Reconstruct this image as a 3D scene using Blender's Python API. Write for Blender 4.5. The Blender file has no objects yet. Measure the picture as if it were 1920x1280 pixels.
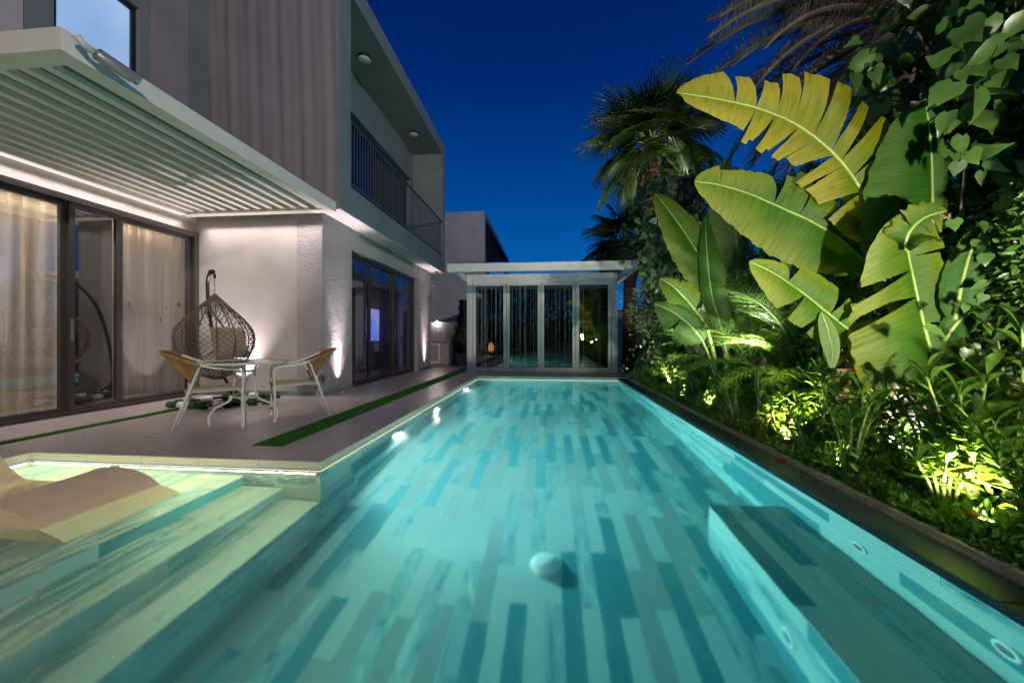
import bpy, math, random
import numpy as np
from mathutils import Vector, Matrix
R = math.radians
random.seed(7); rng = np.random.default_rng(7)
SC = bpy.context.scene
COL = SC.collection

# ------------------------------------------------------------------ camera
YAW = math.atan(67 / 700)
cam = bpy.data.cameras.new('camera'); camo = bpy.data.objects.new('camera', cam); COL.objects.link(camo)
cam.sensor_width = 36; cam.lens = 700 / 1920 * 36; cam.shift_y = -7 / 1920
cam.clip_start = 0.05; cam.clip_end = 600
camo.location = (0, 0, 1.0); camo.rotation_euler = (R(90), 0, YAW)
SC.camera = camo

# ------------------------------------------------------------------ sky: clear dusk, deep blue overhead
w = bpy.data.worlds.new('World'); SC.world = w; w.use_nodes = True
nt = w.node_tree; nt.nodes.clear()
tc = nt.nodes.new('ShaderNodeTexCoord'); sp = nt.nodes.new('ShaderNodeSeparateXYZ')
rp = nt.nodes.new('ShaderNodeValToRGB'); bg = nt.nodes.new('ShaderNodeBackground'); ow = nt.nodes.new('ShaderNodeOutputWorld')
nt.links.new(tc.outputs['Generated'], sp.inputs[0]); nt.links.new(sp.outputs['Z'], rp.inputs[0])
e = rp.color_ramp.elements
e[0].position = 0.0; e[0].color = (0.004, 0.16, 0.50, 1)
e[1].position = 1.0; e[1].color = (0.0003, 0.007, 0.075, 1)
for p_, c_ in ((0.15, (0.001, 0.118, 0.42, 1)), (0.34, (0.0006, 0.062, 0.29, 1)), (0.55, (0.0004, 0.022, 0.16, 1)), (0.72, (0.0003, 0.011, 0.105, 1))):
    q = rp.color_ramp.elements.new(p_); q.color = c_
nt.links.new(rp.outputs[0], bg.inputs[0]); bg.inputs[1].default_value = 1.0
nt.links.new(bg.outputs[0], ow.inputs[0])
SC.view_settings.view_transform = 'Standard'; SC.view_settings.look = 'None'
SC.view_settings.exposure = 0; SC.view_settings.gamma = 1
cy = SC.cycles
cy.max_bounces = 9; cy.diffuse_bounces = 4; cy.glossy_bounces = 4; cy.transmission_bounces = 8; cy.transparent_max_bounces = 40
cy.sample_clamp_indirect = 4.0; cy.sample_clamp_direct = 0; cy.use_denoising = True; cy.blur_glossy = 0.6

# ------------------------------------------------------------------ lamps of the place, with added fill lamps
def lamp(name, kind, loc, energy, color, aim=None, size=.1, size_y=None, spot=60, blend=.6, spread=None):
    d = bpy.data.lights.new(name, kind); d.energy = energy; d.color = color
    if kind == 'AREA':
        d.shape = 'RECTANGLE' if size_y else 'DISK'; d.size = size
        if size_y: d.size_y = size_y
        if spread: d.spread = R(spread)
    elif kind == 'SPOT':
        if size_y: spot, blend = size_y, spot      # spots are given as size, angle, blend
        d.shadow_soft_size = size; d.spot_size = R(spot); d.spot_blend = blend
    else: d.shadow_soft_size = size
    o = bpy.data.objects.new(name, d); COL.objects.link(o); o.location = loc
    if aim is not None: o.rotation_euler = (Vector(aim) - Vector(loc)).to_track_quat('-Z', 'Y').to_euler()
    return o
WHITE = (1, .93, .95); WARM = (1, .80, .52); LEDY = (1, .92, .60); POOLC = (.60, 1, .93); PINK = (1, .84, .86); GREENY = (1, .93, .50)
# pool flood lamps in the left wall and in the lowest riser of the steps
lamp('pool_lamp', 'AREA', (-1.79, 4.33, -.40), 215, (.90, 1, .94), (1.0, 4.6, -1.0), .16)
lamp('pool_lamp', 'AREA', (-1.79, 8.10, -.46), 135, (.80, 1, .98), (1.0, 7.9, -1.0), .16)
lamp('pool_lamp', 'AREA', (-1.79, 0.55, -.92), 25, (.75, .98, 1.0), (1.0, 0.9, -.95), .14)
# led line under the deck edge along the tanning ledge, and along the pool
lamp('ledge_led', 'AREA', (-3.15, 2.82, -.095), 62, LEDY, (-3.15, 2.0, -.40), 2.6, .02)
lamp('ledge_led', 'AREA', (-4.47, 1.9, -.092), 28, LEDY, (-3.6, 1.9, -.36), 1.8, .012)
lamp('edge_led', 'AREA', (-1.80, 6.1, -.092), 6, (.7, 1, .72), (-1.5, 6.1, -.6), 6.2, .012)
lamp('far_edge_led', 'AREA', (0, 9.59, -.092), 9, (.72, 1, .80), (0, 9.3, -.6), 3.4, .012)
# pergola cove line on the house wall
lamp('pergola_led', 'AREA', (-6.10, 4.0, 3.07), 38, PINK, (-6.17, 4.0, 0), 3.5, .03, spread=100)
lamp('pergola_led', 'AREA', (-4.9, 5.93, 3.07), 15, PINK, (-4.9, 6.0, 0), 2.2, .02, spread=84)
# column uplights at the side of the house, one behind the swing
for x_, y_, en in ((-3.72, 6.52, 95), (-3.72, 11.35, 85)):
    lamp('column_uplight', 'SPOT', (x_, y_, .06), en, (1, .84, .88), (x_ - .05, y_, 3.1), .02, 64, 1)
    lamp('column_uplight', 'SPOT', (x_, y_, .06), en * 5.5, (1, .84, .90), (x_ - .07, y_, 3.1), .02, 34, 1)
lamp('swing_uplight', 'SPOT', (-5.30, 5.82, .08), 300, (1, .84, .90), (-5.3, 6.0, 3.1), .02, 82, .9)
# garden spikes, all low in the planting bed, some added as fill
for (x_, y_, en, c_, aim_, ang) in (
    (2.16, 6.95, 200, (1, .90, .66), (2.6, 7.4, 1.6), 130), (2.14, 6.20, 150, (1, .96, .80), (2.45, 7.3, 3.0), 70),
    (2.16, 3.62, 140, (1, .93, .45), (2.7, 4.2, 1.5), 140), (2.18, 2.10, 150, (1, .93, .50), (2.6, 2.6, 1.6), 140),
    (2.60, 3.05, 150, PINK, (2.95, 3.4, .9), 110), (2.14, 5.20, 130, (1, .97, .72), (2.75, 5.6, 1.6), 140),
    (2.35, 11.4, 60, (1, .86, .70), (2.7, 12.2, 4.4), 70), (2.10, 2.9, 70, (1, .985, .80), (2.8, 4.6, 2.6), 110)):
    lamp('garden_uplight', 'SPOT', (x_, y_, .12), en, c_, aim_, .025, ang, .8)
lamp('fill_flood', 'SPOT', (1.93, .82, .98), 520, (1, .97, .74), (2.35, 3.3, 2.35), .04, 92, .8)  # these floods are added to brighten the planting
lamp('fill_flood', 'SPOT', (1.90, .70, 1.15), 130, (1, .97, .62), (2.35, 3.6, .25), .05, 70, 1)
lamp('fill_flood', 'SPOT', (2.09, 3.96, .80), 300, (1, .98, .78), (2.2, 5.3, 1.9), .03, 96, .9)
lamp('fill_flood', 'SPOT', (2.08, 5.62, .95), 420, (1, .98, .82), (2.45, 7.3, 2.6), .03, 92, .9)
lamp('fill_flood', 'SPOT', (2.62, 8.70, 2.20), 480, (1, .96, .80), (2.35, 9.25, 5.4), .03, 74, .9)
# street lamp beyond the garden wall behind the camera
lamp('street_light', 'POINT', (7.5, -9.0, 6.6), 4800, (1, .90, .80), None, .15)

# ------------------------------------------------------------------ helpers
def cpt(x, y, v):
    """a point v metres ahead of the viewpoint, seen in direction x, y"""
    s, c = math.sin(YAW), math.cos(YAW); u = (x - 960) / 700 * v
    return Vector((u * c - v * s, u * s + v * c, 1 + (633 - y) / 700 * v))

class MB:
    def __init__(s): s.v = []; s.f = []; s.uv = None
    def add(s, vs, fs):
        n = len(s.v); s.v += [tuple(p) for p in vs]; s.f += [tuple(i + n for i in f) for f in fs]; return s
    def box(s, x0, y0, z0, x1, y1, z1):
        if x0 > x1: x0, x1 = x1, x0
        if y0 > y1: y0, y1 = y1, y0
        if z0 > z1: z0, z1 = z1, z0
        return s.add([(x0,y0,z0),(x1,y0,z0),(x1,y1,z0),(x0,y1,z0),(x0,y0,z1),(x1,y0,z1),(x1,y1,z1),(x0,y1,z1)],
                     [(0,3,2,1),(4,5,6,7),(0,1,5,4),(1,2,6,5),(2,3,7,6),(3,0,4,7)])
    def bev(s, x0, y0, z0, x1, y1, z1, b=.004):
        # box with chamfered top edges
        if x0 > x1: x0, x1 = x1, x0
        if y0 > y1: y0, y1 = y1, y0
        return s.add([(x0,y0,z0),(x1,y0,z0),(x1,y1,z0),(x0,y1,z0),(x0,y0,z1-b),(x1,y0,z1-b),(x1,y1,z1-b),(x0,y1,z1-b),
                      (x0+b,y0+b,z1),(x1-b,y0+b,z1),(x1-b,y1-b,z1),(x0+b,y1-b,z1)],
                     [(0,3,2,1),(0,1,5,4),(1,2,6,5),(2,3,7,6),(3,0,4,7),(4,5,9,8),(5,6,10,9),(6,7,11,10),(7,4,8,11),(8,9,10,11)])
    def tube(s, pts, r, n=8, cap=True):
        pts = [Vector(p) for p in pts]; rs = r if isinstance(r, (list, tuple)) else [r] * len(pts)
        vs = []; up = None
        for i, p in enumerate(pts):
            t = (pts[min(i+1, len(pts)-1)] - pts[max(i-1, 0)]).normalized()
            if up is None:
                up = t.orthogonal().normalized()
            up = (up - t * up.dot(t)).normalized(); b = t.cross(up)
            for k in range(n):
                a = 2 * math.pi * k / n
                vs.append(p + (up * math.cos(a) + b * math.sin(a)) * rs[i])
        fs = [(i*n+k, i*n+(k+1)%n, (i+1)*n+(k+1)%n, (i+1)*n+k) for i in range(len(pts)-1) for k in range(n)]
        if cap: fs += [tuple(range(n))[::-1], tuple((len(pts)-1)*n + k for k in range(n))]
        return s.add(vs, fs)
    def lathe(s, prof, cx=0, cy=0, n=24, cz=0):
        vs = [(cx + r*math.cos(2*math.pi*k/n), cy + r*math.sin(2*math.pi*k/n), cz + z) for r, z in prof for k in range(n)]
        fs = [(i*n+k, i*n+(k+1)%n, (i+1)*n+(k+1)%n, (i+1)*n+k) for i in range(len(prof)-1) for k in range(n)]
        fs += [tuple(range(n))[::-1], tuple((len(prof)-1)*n+k for k in range(n))]
        return s.add(vs, fs)
    def extr(s, prof, axis, a, b):
        """closed outline extruded along an axis"""
        n = len(prof)
        mk = {'x': lambda p, t: (t, p[0], p[1]), 'y': lambda p, t: (p[0], t, p[1]), 'z': lambda p, t: (p[0], p[1], t)}[axis]
        return s.add([mk(p, a) for p in prof] + [mk(p, b) for p in prof],
                     [(i, (i+1)%n, n+(i+1)%n, n+i) for i in range(n)] + [tuple(range(n))[::-1], tuple(range(n, 2*n))])
    def grid(s, rows):
        """rows of equal length of points -> quads"""
        m = len(rows[0]); n0 = [p for r in rows for p in r]
        return s.add(n0, [(i*m+j, i*m+j+1, (i+1)*m+j+1, (i+1)*m+j) for i in range(len(rows)-1) for j in range(m-1)])
    def mesh(s, name, smooth=False):
        me = bpy.data.meshes.new(name); me.from_pydata(s.v, [], s.f)
        if s.uv is not None:
            ul = me.uv_layers.new(name='UVMap')
            idx = np.empty(len(me.loops), np.int32); me.loops.foreach_get('vertex_index', idx)
            ul.data.foreach_set('uv', np.asarray(s.uv, np.float32)[idx].ravel())
        if smooth: me.polygons.foreach_set('use_smooth', [True] * len(me.polygons))
        me.update(); return me

def arrmesh(name, V, F, smooth=False):
    me = bpy.data.meshes.new(name); V = np.asarray(V, np.float32).reshape(-1, 3); F = np.asarray(F, np.int32); k = F.shape[1]
    me.vertices.add(len(V)); me.vertices.foreach_set('co', V.ravel())
    me.loops.add(F.size); me.loops.foreach_set('vertex_index', F.ravel())
    me.polygons.add(len(F)); me.polygons.foreach_set('loop_start', np.arange(0, F.size, k, dtype=np.int32))
    me.polygons.foreach_set('loop_total', np.full(len(F), k, np.int32))
    me.polygons.foreach_set('use_smooth', np.full(len(F), smooth, bool))
    me.update(calc_edges=True); me.validate(); return me

INV = {}
def thing(name, label, cat, loc=(0,0,0), group=None, rotz=0):
    o = bpy.data.objects.new(name, None); COL.objects.link(o); o.location = loc; o.rotation_euler = (0,0,rotz)
    o.empty_display_size = .1
    o['label'] = label; o['category'] = cat
    if group: o['group'] = group
    INV[o.name] = (Matrix.Translation(loc) @ Matrix.Rotation(rotz, 4, 'Z')).inverted()
    return o
def obj(name, mb, mat, parent=None, smooth=False, label=None, cat=None, group=None, kind=None):
    me = mb if isinstance(mb, bpy.types.Mesh) else mb.mesh(name, smooth)
    if mat is not None and not me.materials: me.materials.append(mat)
    o = bpy.data.objects.new(name, me); COL.objects.link(o)
    if parent is not None:
        o.parent = parent
        if parent.name in INV: o.matrix_parent_inverse = INV[parent.name]
    if label: o['label'] = label
    if cat: o['category'] = cat
    if group: o['group'] = group
    if kind: o['kind'] = kind
    return o
def struct(name, mb, mat, smooth=False): return obj(name, mb, mat, None, smooth, kind='structure')
def inst(name, me, parent, loc=(0,0,0), rot=None, scale=None, q=None):
    o = bpy.data.objects.new(name, me); COL.objects.link(o); o.parent = parent
    if parent is not None and parent.name in INV: o.matrix_parent_inverse = INV[parent.name]
    o.location = loc
    if q is not None: o.rotation_mode = 'QUATERNION'; o.rotation_quaternion = q
    elif rot is not None: o.rotation_euler = rot
    if scale is not None: o.scale = scale if hasattr(scale, '__len__') else (scale,)*3
    return o
def copy_tree(o, parent=None):
    c = o.copy(); COL.objects.link(c); c.parent = parent
    for ch in list(o.children): copy_tree(ch, c)
    return c

# ------------------------------------------------------------------ materials
class N:
    def __init__(s, name):
        s.m = bpy.data.materials.new(name); s.m.use_nodes = True; s.t = s.m.node_tree; s.t.nodes.clear()
        s.out = s.n('OutputMaterial')
    def n(s, typ, **kw):
        nd = s.t.nodes.new('ShaderNode' + typ)
        for k, v in kw.items(): setattr(nd, k, v)
        return nd
    def l(s, a, b): s.t.links.new(a, b)
    def noise(s, scale, detail=3, rough=.5, vec=None, dist=0):
        nd = s.n('TexNoise'); nd.inputs['Scale'].default_value = scale; nd.inputs['Detail'].default_value = detail
        nd.inputs['Roughness'].default_value = rough; nd.inputs['Distortion'].default_value = dist
        if vec is not None: s.l(vec, nd.inputs['Vector'])
        return nd.outputs['Fac']
    def ramp(s, fac, stops, const=False):
        r = s.n('ValToRGB'); el = r.color_ramp.elements
        if const: r.color_ramp.interpolation = 'CONSTANT'
        el[0].position = stops[0][0]; el[0].color = (*stops[0][1], 1); el[1].position = stops[-1][0]; el[1].color = (*stops[-1][1], 1)
        for p, c in stops[1:-1]:
            q = el.new(p); q.color = (*c, 1)
        s.l(fac, r.inputs[0]); return r.outputs[0]
    def mix(s, fac, a, b, typ='MIX'):
        m = s.n('Mix', data_type='RGBA', blend_type=typ)
        for i, x in ((0, fac), (6, a), (7, b)):
            if isinstance(x, (int, float)): m.inputs[i].default_value = x
            elif isinstance(x, tuple): m.inputs[i].default_value = (*x, 1)
            else: s.l(x, m.inputs[i])
        return m.outputs[2]
    def math(s, op, a, b=None):
        m = s.n('Math', operation=op)
        for i, x in ((0, a), (1, b)):
            if x is None: continue
            if isinstance(x, (int, float)): m.inputs[i].default_value = x
            else: s.l(x, m.inputs[i])
        return m.outputs[0]
    def pos(s, scale=(1,1,1), obj=False):
        mp = s.n('Mapping'); mp.inputs['Scale'].default_value = scale
        if obj: s.l(s.n('TexCoord').outputs['Object'], mp.inputs['Vector'])
        else: s.l(s.n('NewGeometry').outputs['Position'], mp.inputs['Vector'])
        return mp.outputs[0]
    def bump(s, h, strength=.3, dist=.01):
        b = s.n('Bump'); b.inputs['Strength'].default_value = strength; b.inputs['Distance'].default_value = dist
        s.l(h, b.inputs['Height']); return b.outputs[0]
    def pbr(s, col, rough=.5, metal=0, normal=None, spec=.5, emis=None, es=0):
        p = s.n('BsdfPrincipled')
        if isinstance(col, tuple): p.inputs['Base Color'].default_value = (*col, 1)
        else: s.l(col, p.inputs['Base Color'])
        if isinstance(rough, (int, float)): p.inputs['Roughness'].default_value = rough
        else: s.l(rough, p.inputs['Roughness'])
        p.inputs['Metallic'].default_value = metal; p.inputs['Specular IOR Level'].default_value = spec
        if normal is not None: s.l(normal, p.inputs['Normal'])
        if emis is not None:
            if isinstance(emis, tuple): p.inputs['Emission Color'].default_value = (*emis, 1)
            else: s.l(emis, p.inputs['Emission Color'])
            p.inputs['Emission Strength'].default_value = es
        s.l(p.outputs[0], s.out.inputs[0]); return s.m

def plain(name, col, rough=.5, metal=0, var=.12, scale=6, bump=.05, bs=60, spec=.5):
    m = N(name); v = m.pos()
    c = m.ramp(m.noise(scale, 4, .6, v), [(.3, tuple(x*(1-var) for x in col)), (.7, tuple(min(1, x*(1+var)) for x in col))])
    return m.pbr(c, rough, metal, m.bump(m.noise(bs, 3, .6, v), bump, .004), spec)
def emit(name, col, st):
    m = N(name); e = m.n('Emission'); e.inputs[0].default_value = (*col, 1); e.inputs[1].default_value = st
    m.l(e.outputs[0], m.out.inputs[0]); return m.m

def stucco(name, col, strength=.5, scale=45, stretch=(1,1,1), var=.13):
    m = N(name); v = m.pos(stretch)
    c = m.ramp(m.noise(1.3, 5, .65, m.pos()), [(.3, tuple(x*(1-var) for x in col)), (.7, tuple(x*(1+var) for x in col))])
    h = m.math('ADD', m.noise(scale, 5, .7, v), m.math('MULTIPLY', m.noise(scale*.35, 3, .6, v), .8))
    return m.pbr(c, .85, 0, m.bump(h, strength, .05 if strength > .8 else .02), .25)

M = {}
M['wall'] = stucco('cream_render', (.54, .51, .46), .25, 60)
M['wall_smooth'] = stucco('smooth_render', (.46, .435, .40), .12, 90)
M['stone'] = stucco('combed_render', (.50, .47, .46), 1.0, 30, (1, 1, 2.2), .14)
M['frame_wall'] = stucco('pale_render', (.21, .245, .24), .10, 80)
M['soffit'] = stucco('soffit_paint', (.55, .52, .50), .05, 80)
M['white_alu'] = plain('white_powder_coat', (.80, .79, .76), .35, 0, .03)
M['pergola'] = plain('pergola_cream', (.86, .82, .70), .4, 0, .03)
M['louver_shade'] = plain('louvre_painted_shade', (.12, .14, .13), .45, 0, .05)  # dark tone paints shade into the plates beside the cream lips
M['dark_alu'] = plain('dark_bronze_aluminium', (.075, .066, .062), .35, .4, .06)
M['grey_alu'] = plain('grey_aluminium', (.20, .195, .20), .4, .3, .06)
M['black'] = plain('black_plastic', (.02, .02, .02), .4)
M['steel'] = plain('brushed_steel', (.42, .42, .42), .45, .6)
M['white_paint'] = plain('white_tube_paint', (.72, .72, .66), .3, 0, .04)
M['soil'] = plain('soil', (.05, .035, .022), .95, 0, .4, 20, .8, 60)
M['trunk'] = plain('palm_trunk', (.16, .085, .055), .9, 0, .4, 14, .9, 30)
M['bark'] = plain('bark', (.12, .09, .06), .9, 0, .3, 14, .7, 40)
M['led'] = emit('led_line', (1, .90, .55), 1.0)
M['led_pink'] = emit('led_line_white', (1, .84, .80), 1.0)
M['lamp_glass'] = emit('pool_lamp_glass', (1, .97, .98), 14)
M['spot_glass'] = emit('spot_lamp_glass', (1, .85, .75), 14)
M['spot_warm'] = emit('garden_lamp_glass', (1, .85, .40), 12)
M['screen_blue'] = None

def mk_ceiling():   # unlit ceiling light diffuser
    return plain('opal_diffuser', (.62, .66, .64), .5, 0, .02)
M['opal'] = mk_ceiling()

# deck tiles: pinkish grey porcelain, each a little different
m = N('porcelain_tile'); v = m.pos(); oi = m.n('ObjectInfo')
c = m.ramp(m.noise(2.2, 6, .7, v, .4), [(.3, (.34, .30, .275)), (.7, (.42, .375, .345))])
c = m.mix(m.math('MULTIPLY', oi.outputs['Random'], .35), c, (.31, .27, .25))
M['tile'] = m.pbr(c, m.math('ADD', m.math('MULTIPLY', m.noise(5, 4, .6, v), .25), .22), 0, m.bump(m.noise(30, 3, .5, v), .06, .004), .5)
M['grout'] = plain('grout', (.05, .045, .042), .9)
M['edge'] = plain('deck_edge_tile', (.50, .47, .38), .45, 0, .06)

# pool planks: marbled green-grey stone in mixed tones
m = N('pool_plank_stone'); oi = m.n('ObjectInfo'); v = m.pos()
sc_ = m.n('SeparateColor'); m.l(oi.outputs['Color'], sc_.inputs[0]); ty = sc_.outputs[0]      # tone of stone, set per plank
base = m.ramp(ty, [(0, (.055, .24, .28)), (.25, (.36, .50, .49)), (.50, (.25, .35, .35)), (.75, (.23, .42, .43)), (1.0, (.23, .42, .43))], True)
cb = m.n('CombineXYZ'); m.l(m.math('MULTIPLY', oi.outputs['Random'], 90), cb.inputs[0]); m.l(m.math('MULTIPLY', oi.outputs['Random'], 57), cb.inputs[1])
va = m.n('VectorMath', operation='ADD'); m.l(v, va.inputs[0]); m.l(cb.outputs[0], va.inputs[1])
vm = m.n('Mapping'); vm.inputs['Scale'].default_value = (3.2, 1.0, 3.2); m.l(va.outputs[0], vm.inputs[0])
marb = m.noise(2.0, 6, .62, vm.outputs[0], 1.6)
isM = m.math('ADD', m.math('MULTIPLY', m.math('GREATER_THAN', ty, .72), .85), .10)
c = m.mix(m.math('MULTIPLY', m.ramp(marb, [(.52, (0,0,0)), (.64, (1,1,1))]), isM), base, (.42, .60, .58))
c = m.mix(m.math('MULTIPLY', m.ramp(marb, [(.34, (1,1,1)), (.46, (0,0,0))]), isM), c, (.04, .19, .24))
c = m.mix(m.ramp(m.noise(30, 4, .7, m.pos((3, .5, 3))), [(.35, (.28,)*3), (.6, (0,)*3)]), c, m.mix(1.0, c, (.7, .78, .78), 'MULTIPLY'))
M['plank'] = m.pbr(c, .6, 0, None, .1)
m = N('ledge_plank_stone'); oi = m.n('ObjectInfo'); v = m.pos()
base = m.ramp(oi.outputs['Random'], [(0, (.20, .33, .30)), (.2, (.44, .52, .42)), (.5, (.58, .62, .50)), (.7, (.36, .46, .38)), (.88, (.13, .27, .27)), (1, (.5, .56, .46))], True)
cb = m.n('CombineXYZ'); m.l(m.math('MULTIPLY', oi.outputs['Random'], 90), cb.inputs[0])
va = m.n('VectorMath', operation='ADD'); m.l(v, va.inputs[0]); m.l(cb.outputs[0], va.inputs[1])
vm = m.n('Mapping'); vm.inputs['Scale'].default_value = (3, .9, 3); m.l(va.outputs[0], vm.inputs[0])
marb = m.noise(1.9, 6, .62, vm.outputs[0], 1.5)
c = m.mix(m.ramp(marb, [(.5, (0,0,0)), (.66, (.8,.8,.8))]), base, (.66, .70, .58))
c = m.mix(m.ramp(marb, [(.30, (.8,.8,.8)), (.42, (0,0,0))]), c, (.09, .19, .20))
M['ledge'] = m.pbr(c, .5, 0, None, .2)
M['shell'] = plain('pool_grout', (.22, .36, .37), .8)

# water
m = N('pool_water'); g = m.n('BsdfGlass'); g.inputs['Color'].default_value = (.96, .99, .99, 1); g.inputs['IOR'].default_value = 1.33; g.inputs['Roughness'].default_value = 0.12
v = m.pos((1, .55, 1))
h = m.math('ADD', m.noise(1.6, 3, .5, v), m.math('MULTIPLY', m.noise(6, 2, .5, m.pos()), .16))
# rings where the rain curtain falls at the far end
sx = m.n('SeparateXYZ'); m.l(m.pos(), sx.inputs[0])
near = m.ramp(m.math('MULTIPLY', m.math('ADD', sx.outputs['Y'], -5.0), .22), [(0, (0,0,0)), (1, (1,1,1))])
h = m.math('ADD', h, m.math('MULTIPLY', m.math('MULTIPLY', m.noise(13, 3, .6, m.pos((1, 1.6, 1))), near), .45))
m.l(m.bump(h, .24, .03), g.inputs['Normal']); m.l(g.outputs[0], m.out.inputs[0]); M['water'] = m.m
m = N('water_absorption'); va_ = m.n('VolumeAbsorption'); va_.inputs['Color'].default_value = (.22, .85, .86, 1); va_.inputs['Density'].default_value = .34
m.l(va_.outputs[0], m.out.inputs['Volume']); M['water_body'] = m.m
# rain-curtain drops
m = N('falling_water'); a = m.n('BsdfTransparent'); b = m.n('BsdfPrincipled'); b.inputs['Base Color'].default_value = (.8, .85, .85, 1); b.inputs['Roughness'].default_value = .3
x = m.n('MixShader'); x.inputs[0].default_value = .42; m.l(a.outputs[0], x.inputs[1]); m.l(b.outputs[0], x.inputs[2]); m.l(x.outputs[0], m.out.inputs[0]); M['fall'] = m.m

def glass(name, tint, f0=.10, rough=0.0):
    m = N(name); t = m.n('BsdfTransparent'); t.inputs[0].default_value = (*tint, 1)
    g = m.n('BsdfGlossy'); g.inputs['Roughness'].default_value = rough
    lw = m.n('LayerWeight'); lw.inputs[0].default_value = .5
    fac = m.math('ADD', m.math('MULTIPLY', m.math('POWER', lw.outputs['Facing'], 4), .75), f0)
    x = m.n('MixShader'); m.l(fac, x.inputs[0]); m.l(t.outputs[0], x.inputs[1]); m.l(g.outputs[0], x.inputs[2]); m.l(x.outputs[0], m.out.inputs[0]); return m.m
M['glass'] = glass('clear_glass', (.88, .88, .88), .17)
M['glass_dark'] = glass('tinted_glass', (.66, .62, .68), .06)
M['glass_pav'] = glass('pavilion_glass', (.62, .60, .55), .22)
M['glass_table'] = glass('table_glass', (.72, .80, .76), .20)
def fabric(name, col, tr, see=.2, folds=None):
    m = N(name); d = m.n('BsdfDiffuse'); d.inputs[0].default_value = (*col, 1); t = m.n('BsdfTranslucent'); t.inputs[0].default_value = (*col, 1)
    v = m.pos((1, 1, 1)); 
    x = m.n('MixShader'); x.inputs[0].default_value = tr; m.l(d.outputs[0], x.inputs[1]); m.l(t.outputs[0], x.inputs[2])
    s = m.n('BsdfTransparent'); y = m.n('MixShader')
    if see > 0:
        w_ = m.noise(260, 2, .5, m.pos((1, 1, .25)))
        m.l(m.math('MULTIPLY', m.math('ADD', w_, .5), see), y.inputs[0])
        m.l(x.outputs[0], y.inputs[1]); m.l(s.outputs[0], y.inputs[2]); m.l(y.outputs[0], m.out.inputs[0])
    else: m.l(x.outputs[0], m.out.inputs[0])
    return m.m
M['sheer'] = fabric('sheer_curtain', (.60, .52, .42), .6, .22)
M['sheer_dark'] = fabric('plum_curtain', (.16, .14, .20), .4, .45)
M['string'] = fabric('string_curtain', (.10, .085, .07), .3, .28)
M['turf'] = plain('artificial_turf', (.03, .11, .02), .95, 0, .5, 60, 1.0, 300)
M['turf_blade'] = fabric('turf_blade', (.045, .18, .025), .3, 0)
M['lounger'] = plain('resin_beige', (.80, .60, .38), .45, 0, .02)
M['rattan_dark'] = plain('rattan_inner', (.17, .085, .035), .7)
M['rattan'] = plain('golden_rattan', (.32, .165, .065), .6, 0, .25, 40, .5, 200)
M['beige_weave'] = plain('beige_weave', (.40, .33, .24), .7, 0, .2, 60, .9, 160)
M['wicker'] = plain('grey_brown_wicker', (.15, .115, .09), .7, 0, .25, 30)
M['cushion'] = plain('cushion_cloth', (.45, .35, .25), .9, 0, .1, 12, .3, 200)
m = N('dark_coping_stone'); v = m.pos(); oi = m.n('ObjectInfo')
c = m.ramp(m.noise(5, 7, .72, v, 1.2), [(.3, (.018, .034, .042)), (.55, (.035, .062, .070)), (.75, (.07, .11, .12))])
M['coping'] = m.pbr(c, m.math('ADD', m.math('MULTIPLY', m.noise(9, 4, .6, v), .25), .30), 0, m.bump(m.noise(40, 4, .6, v), .2, .004), .5)
M['kerb'] = plain('kerb_stone', (.36, .31, .19), .7, 0, .15, 8, .3)
M['pot'] = plain('grey_pot', (.22, .22, .27), .6)
M['counter'] = plain('counter_stone', (.21, .19, .215), .35)
M['cabinet'] = plain('cabinet_paint', (.38, .345, .325), .45)
M['ring'] = plain('white_fitting', (.85, .88, .88), .35, 0, .02)
M['pink_flower'] = fabric('magenta_petal', (.60, .03, .18), .3, 0)
M['red_flower'] = fabric('red_petal', (.35, .02, .035), .3, 0)
M['white_flower'] = fabric('white_petal', (.7, .7, .7), .3, 0)
M['yellow_flower'] = fabric('yellow_leaf', (.75, .42, .02), .3, 0)

def leaf(name, c1, c2, tr=.45, gloss=.10, sc=3.0, rough=.38):
    m = N(name); oi = m.n('ObjectInfo')
    n1 = m.noise(sc, 3, .6, m.pos()); n2 = m.noise(sc*7, 1, .5, m.pos())
    f = m.math('ADD', m.math('MULTIPLY', n1, .7), m.math('MULTIPLY', n2, .45))
    f = m.math('ADD', f, m.math('MULTIPLY', m.math('ADD', oi.outputs['Random'], -.5), .5))
    c = m.ramp(f, [(.30, c1), (.80, c2)])
    d = m.n('BsdfDiffuse'); m.l(c, d.inputs[0]); t = m.n('BsdfTranslucent'); tcx = m.mix(1.0, c, (1.25, 1.1, .6), 'MULTIPLY'); m.l(tcx, t.inputs[0])
    x = m.n('MixShader'); x.inputs[0].default_value = tr; m.l(d.outputs[0], x.inputs[1]); m.l(t.outputs[0], x.inputs[2])
    g = m.n('BsdfGlossy'); g.inputs['Roughness'].default_value = rough; y = m.n('MixShader'); y.inputs[0].default_value = gloss * .5
    m.l(x.outputs[0], y.inputs[1]); m.l(g.outputs[0], y.inputs[2]); m.l(y.outputs[0], m.out.inputs[0]); return m.m
M['shrub'] = leaf('shrub_leaf', (.06, .15, .014), (.16, .32, .035), .45, .14)
M['hedge'] = leaf('hedge_leaf', (.026, .075, .012), (.10, .19, .028), .3, .06)
M['heart'] = leaf('heart_leaf', (.035, .085, .018), (.085, .17, .035), .35, .10, 4)
M['vine'] = leaf('vine_leaf', (.05, .10, .04), (.12, .19, .085), .35, .08, 4)
M['fan'] = leaf('fan_palm_leaf', (.045, .09, .02), (.11, .19, .035), .3, .10)
M['date'] = leaf('date_palm_leaf', (.09, .085, .065), (.18, .165, .12), .2, .08)
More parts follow.
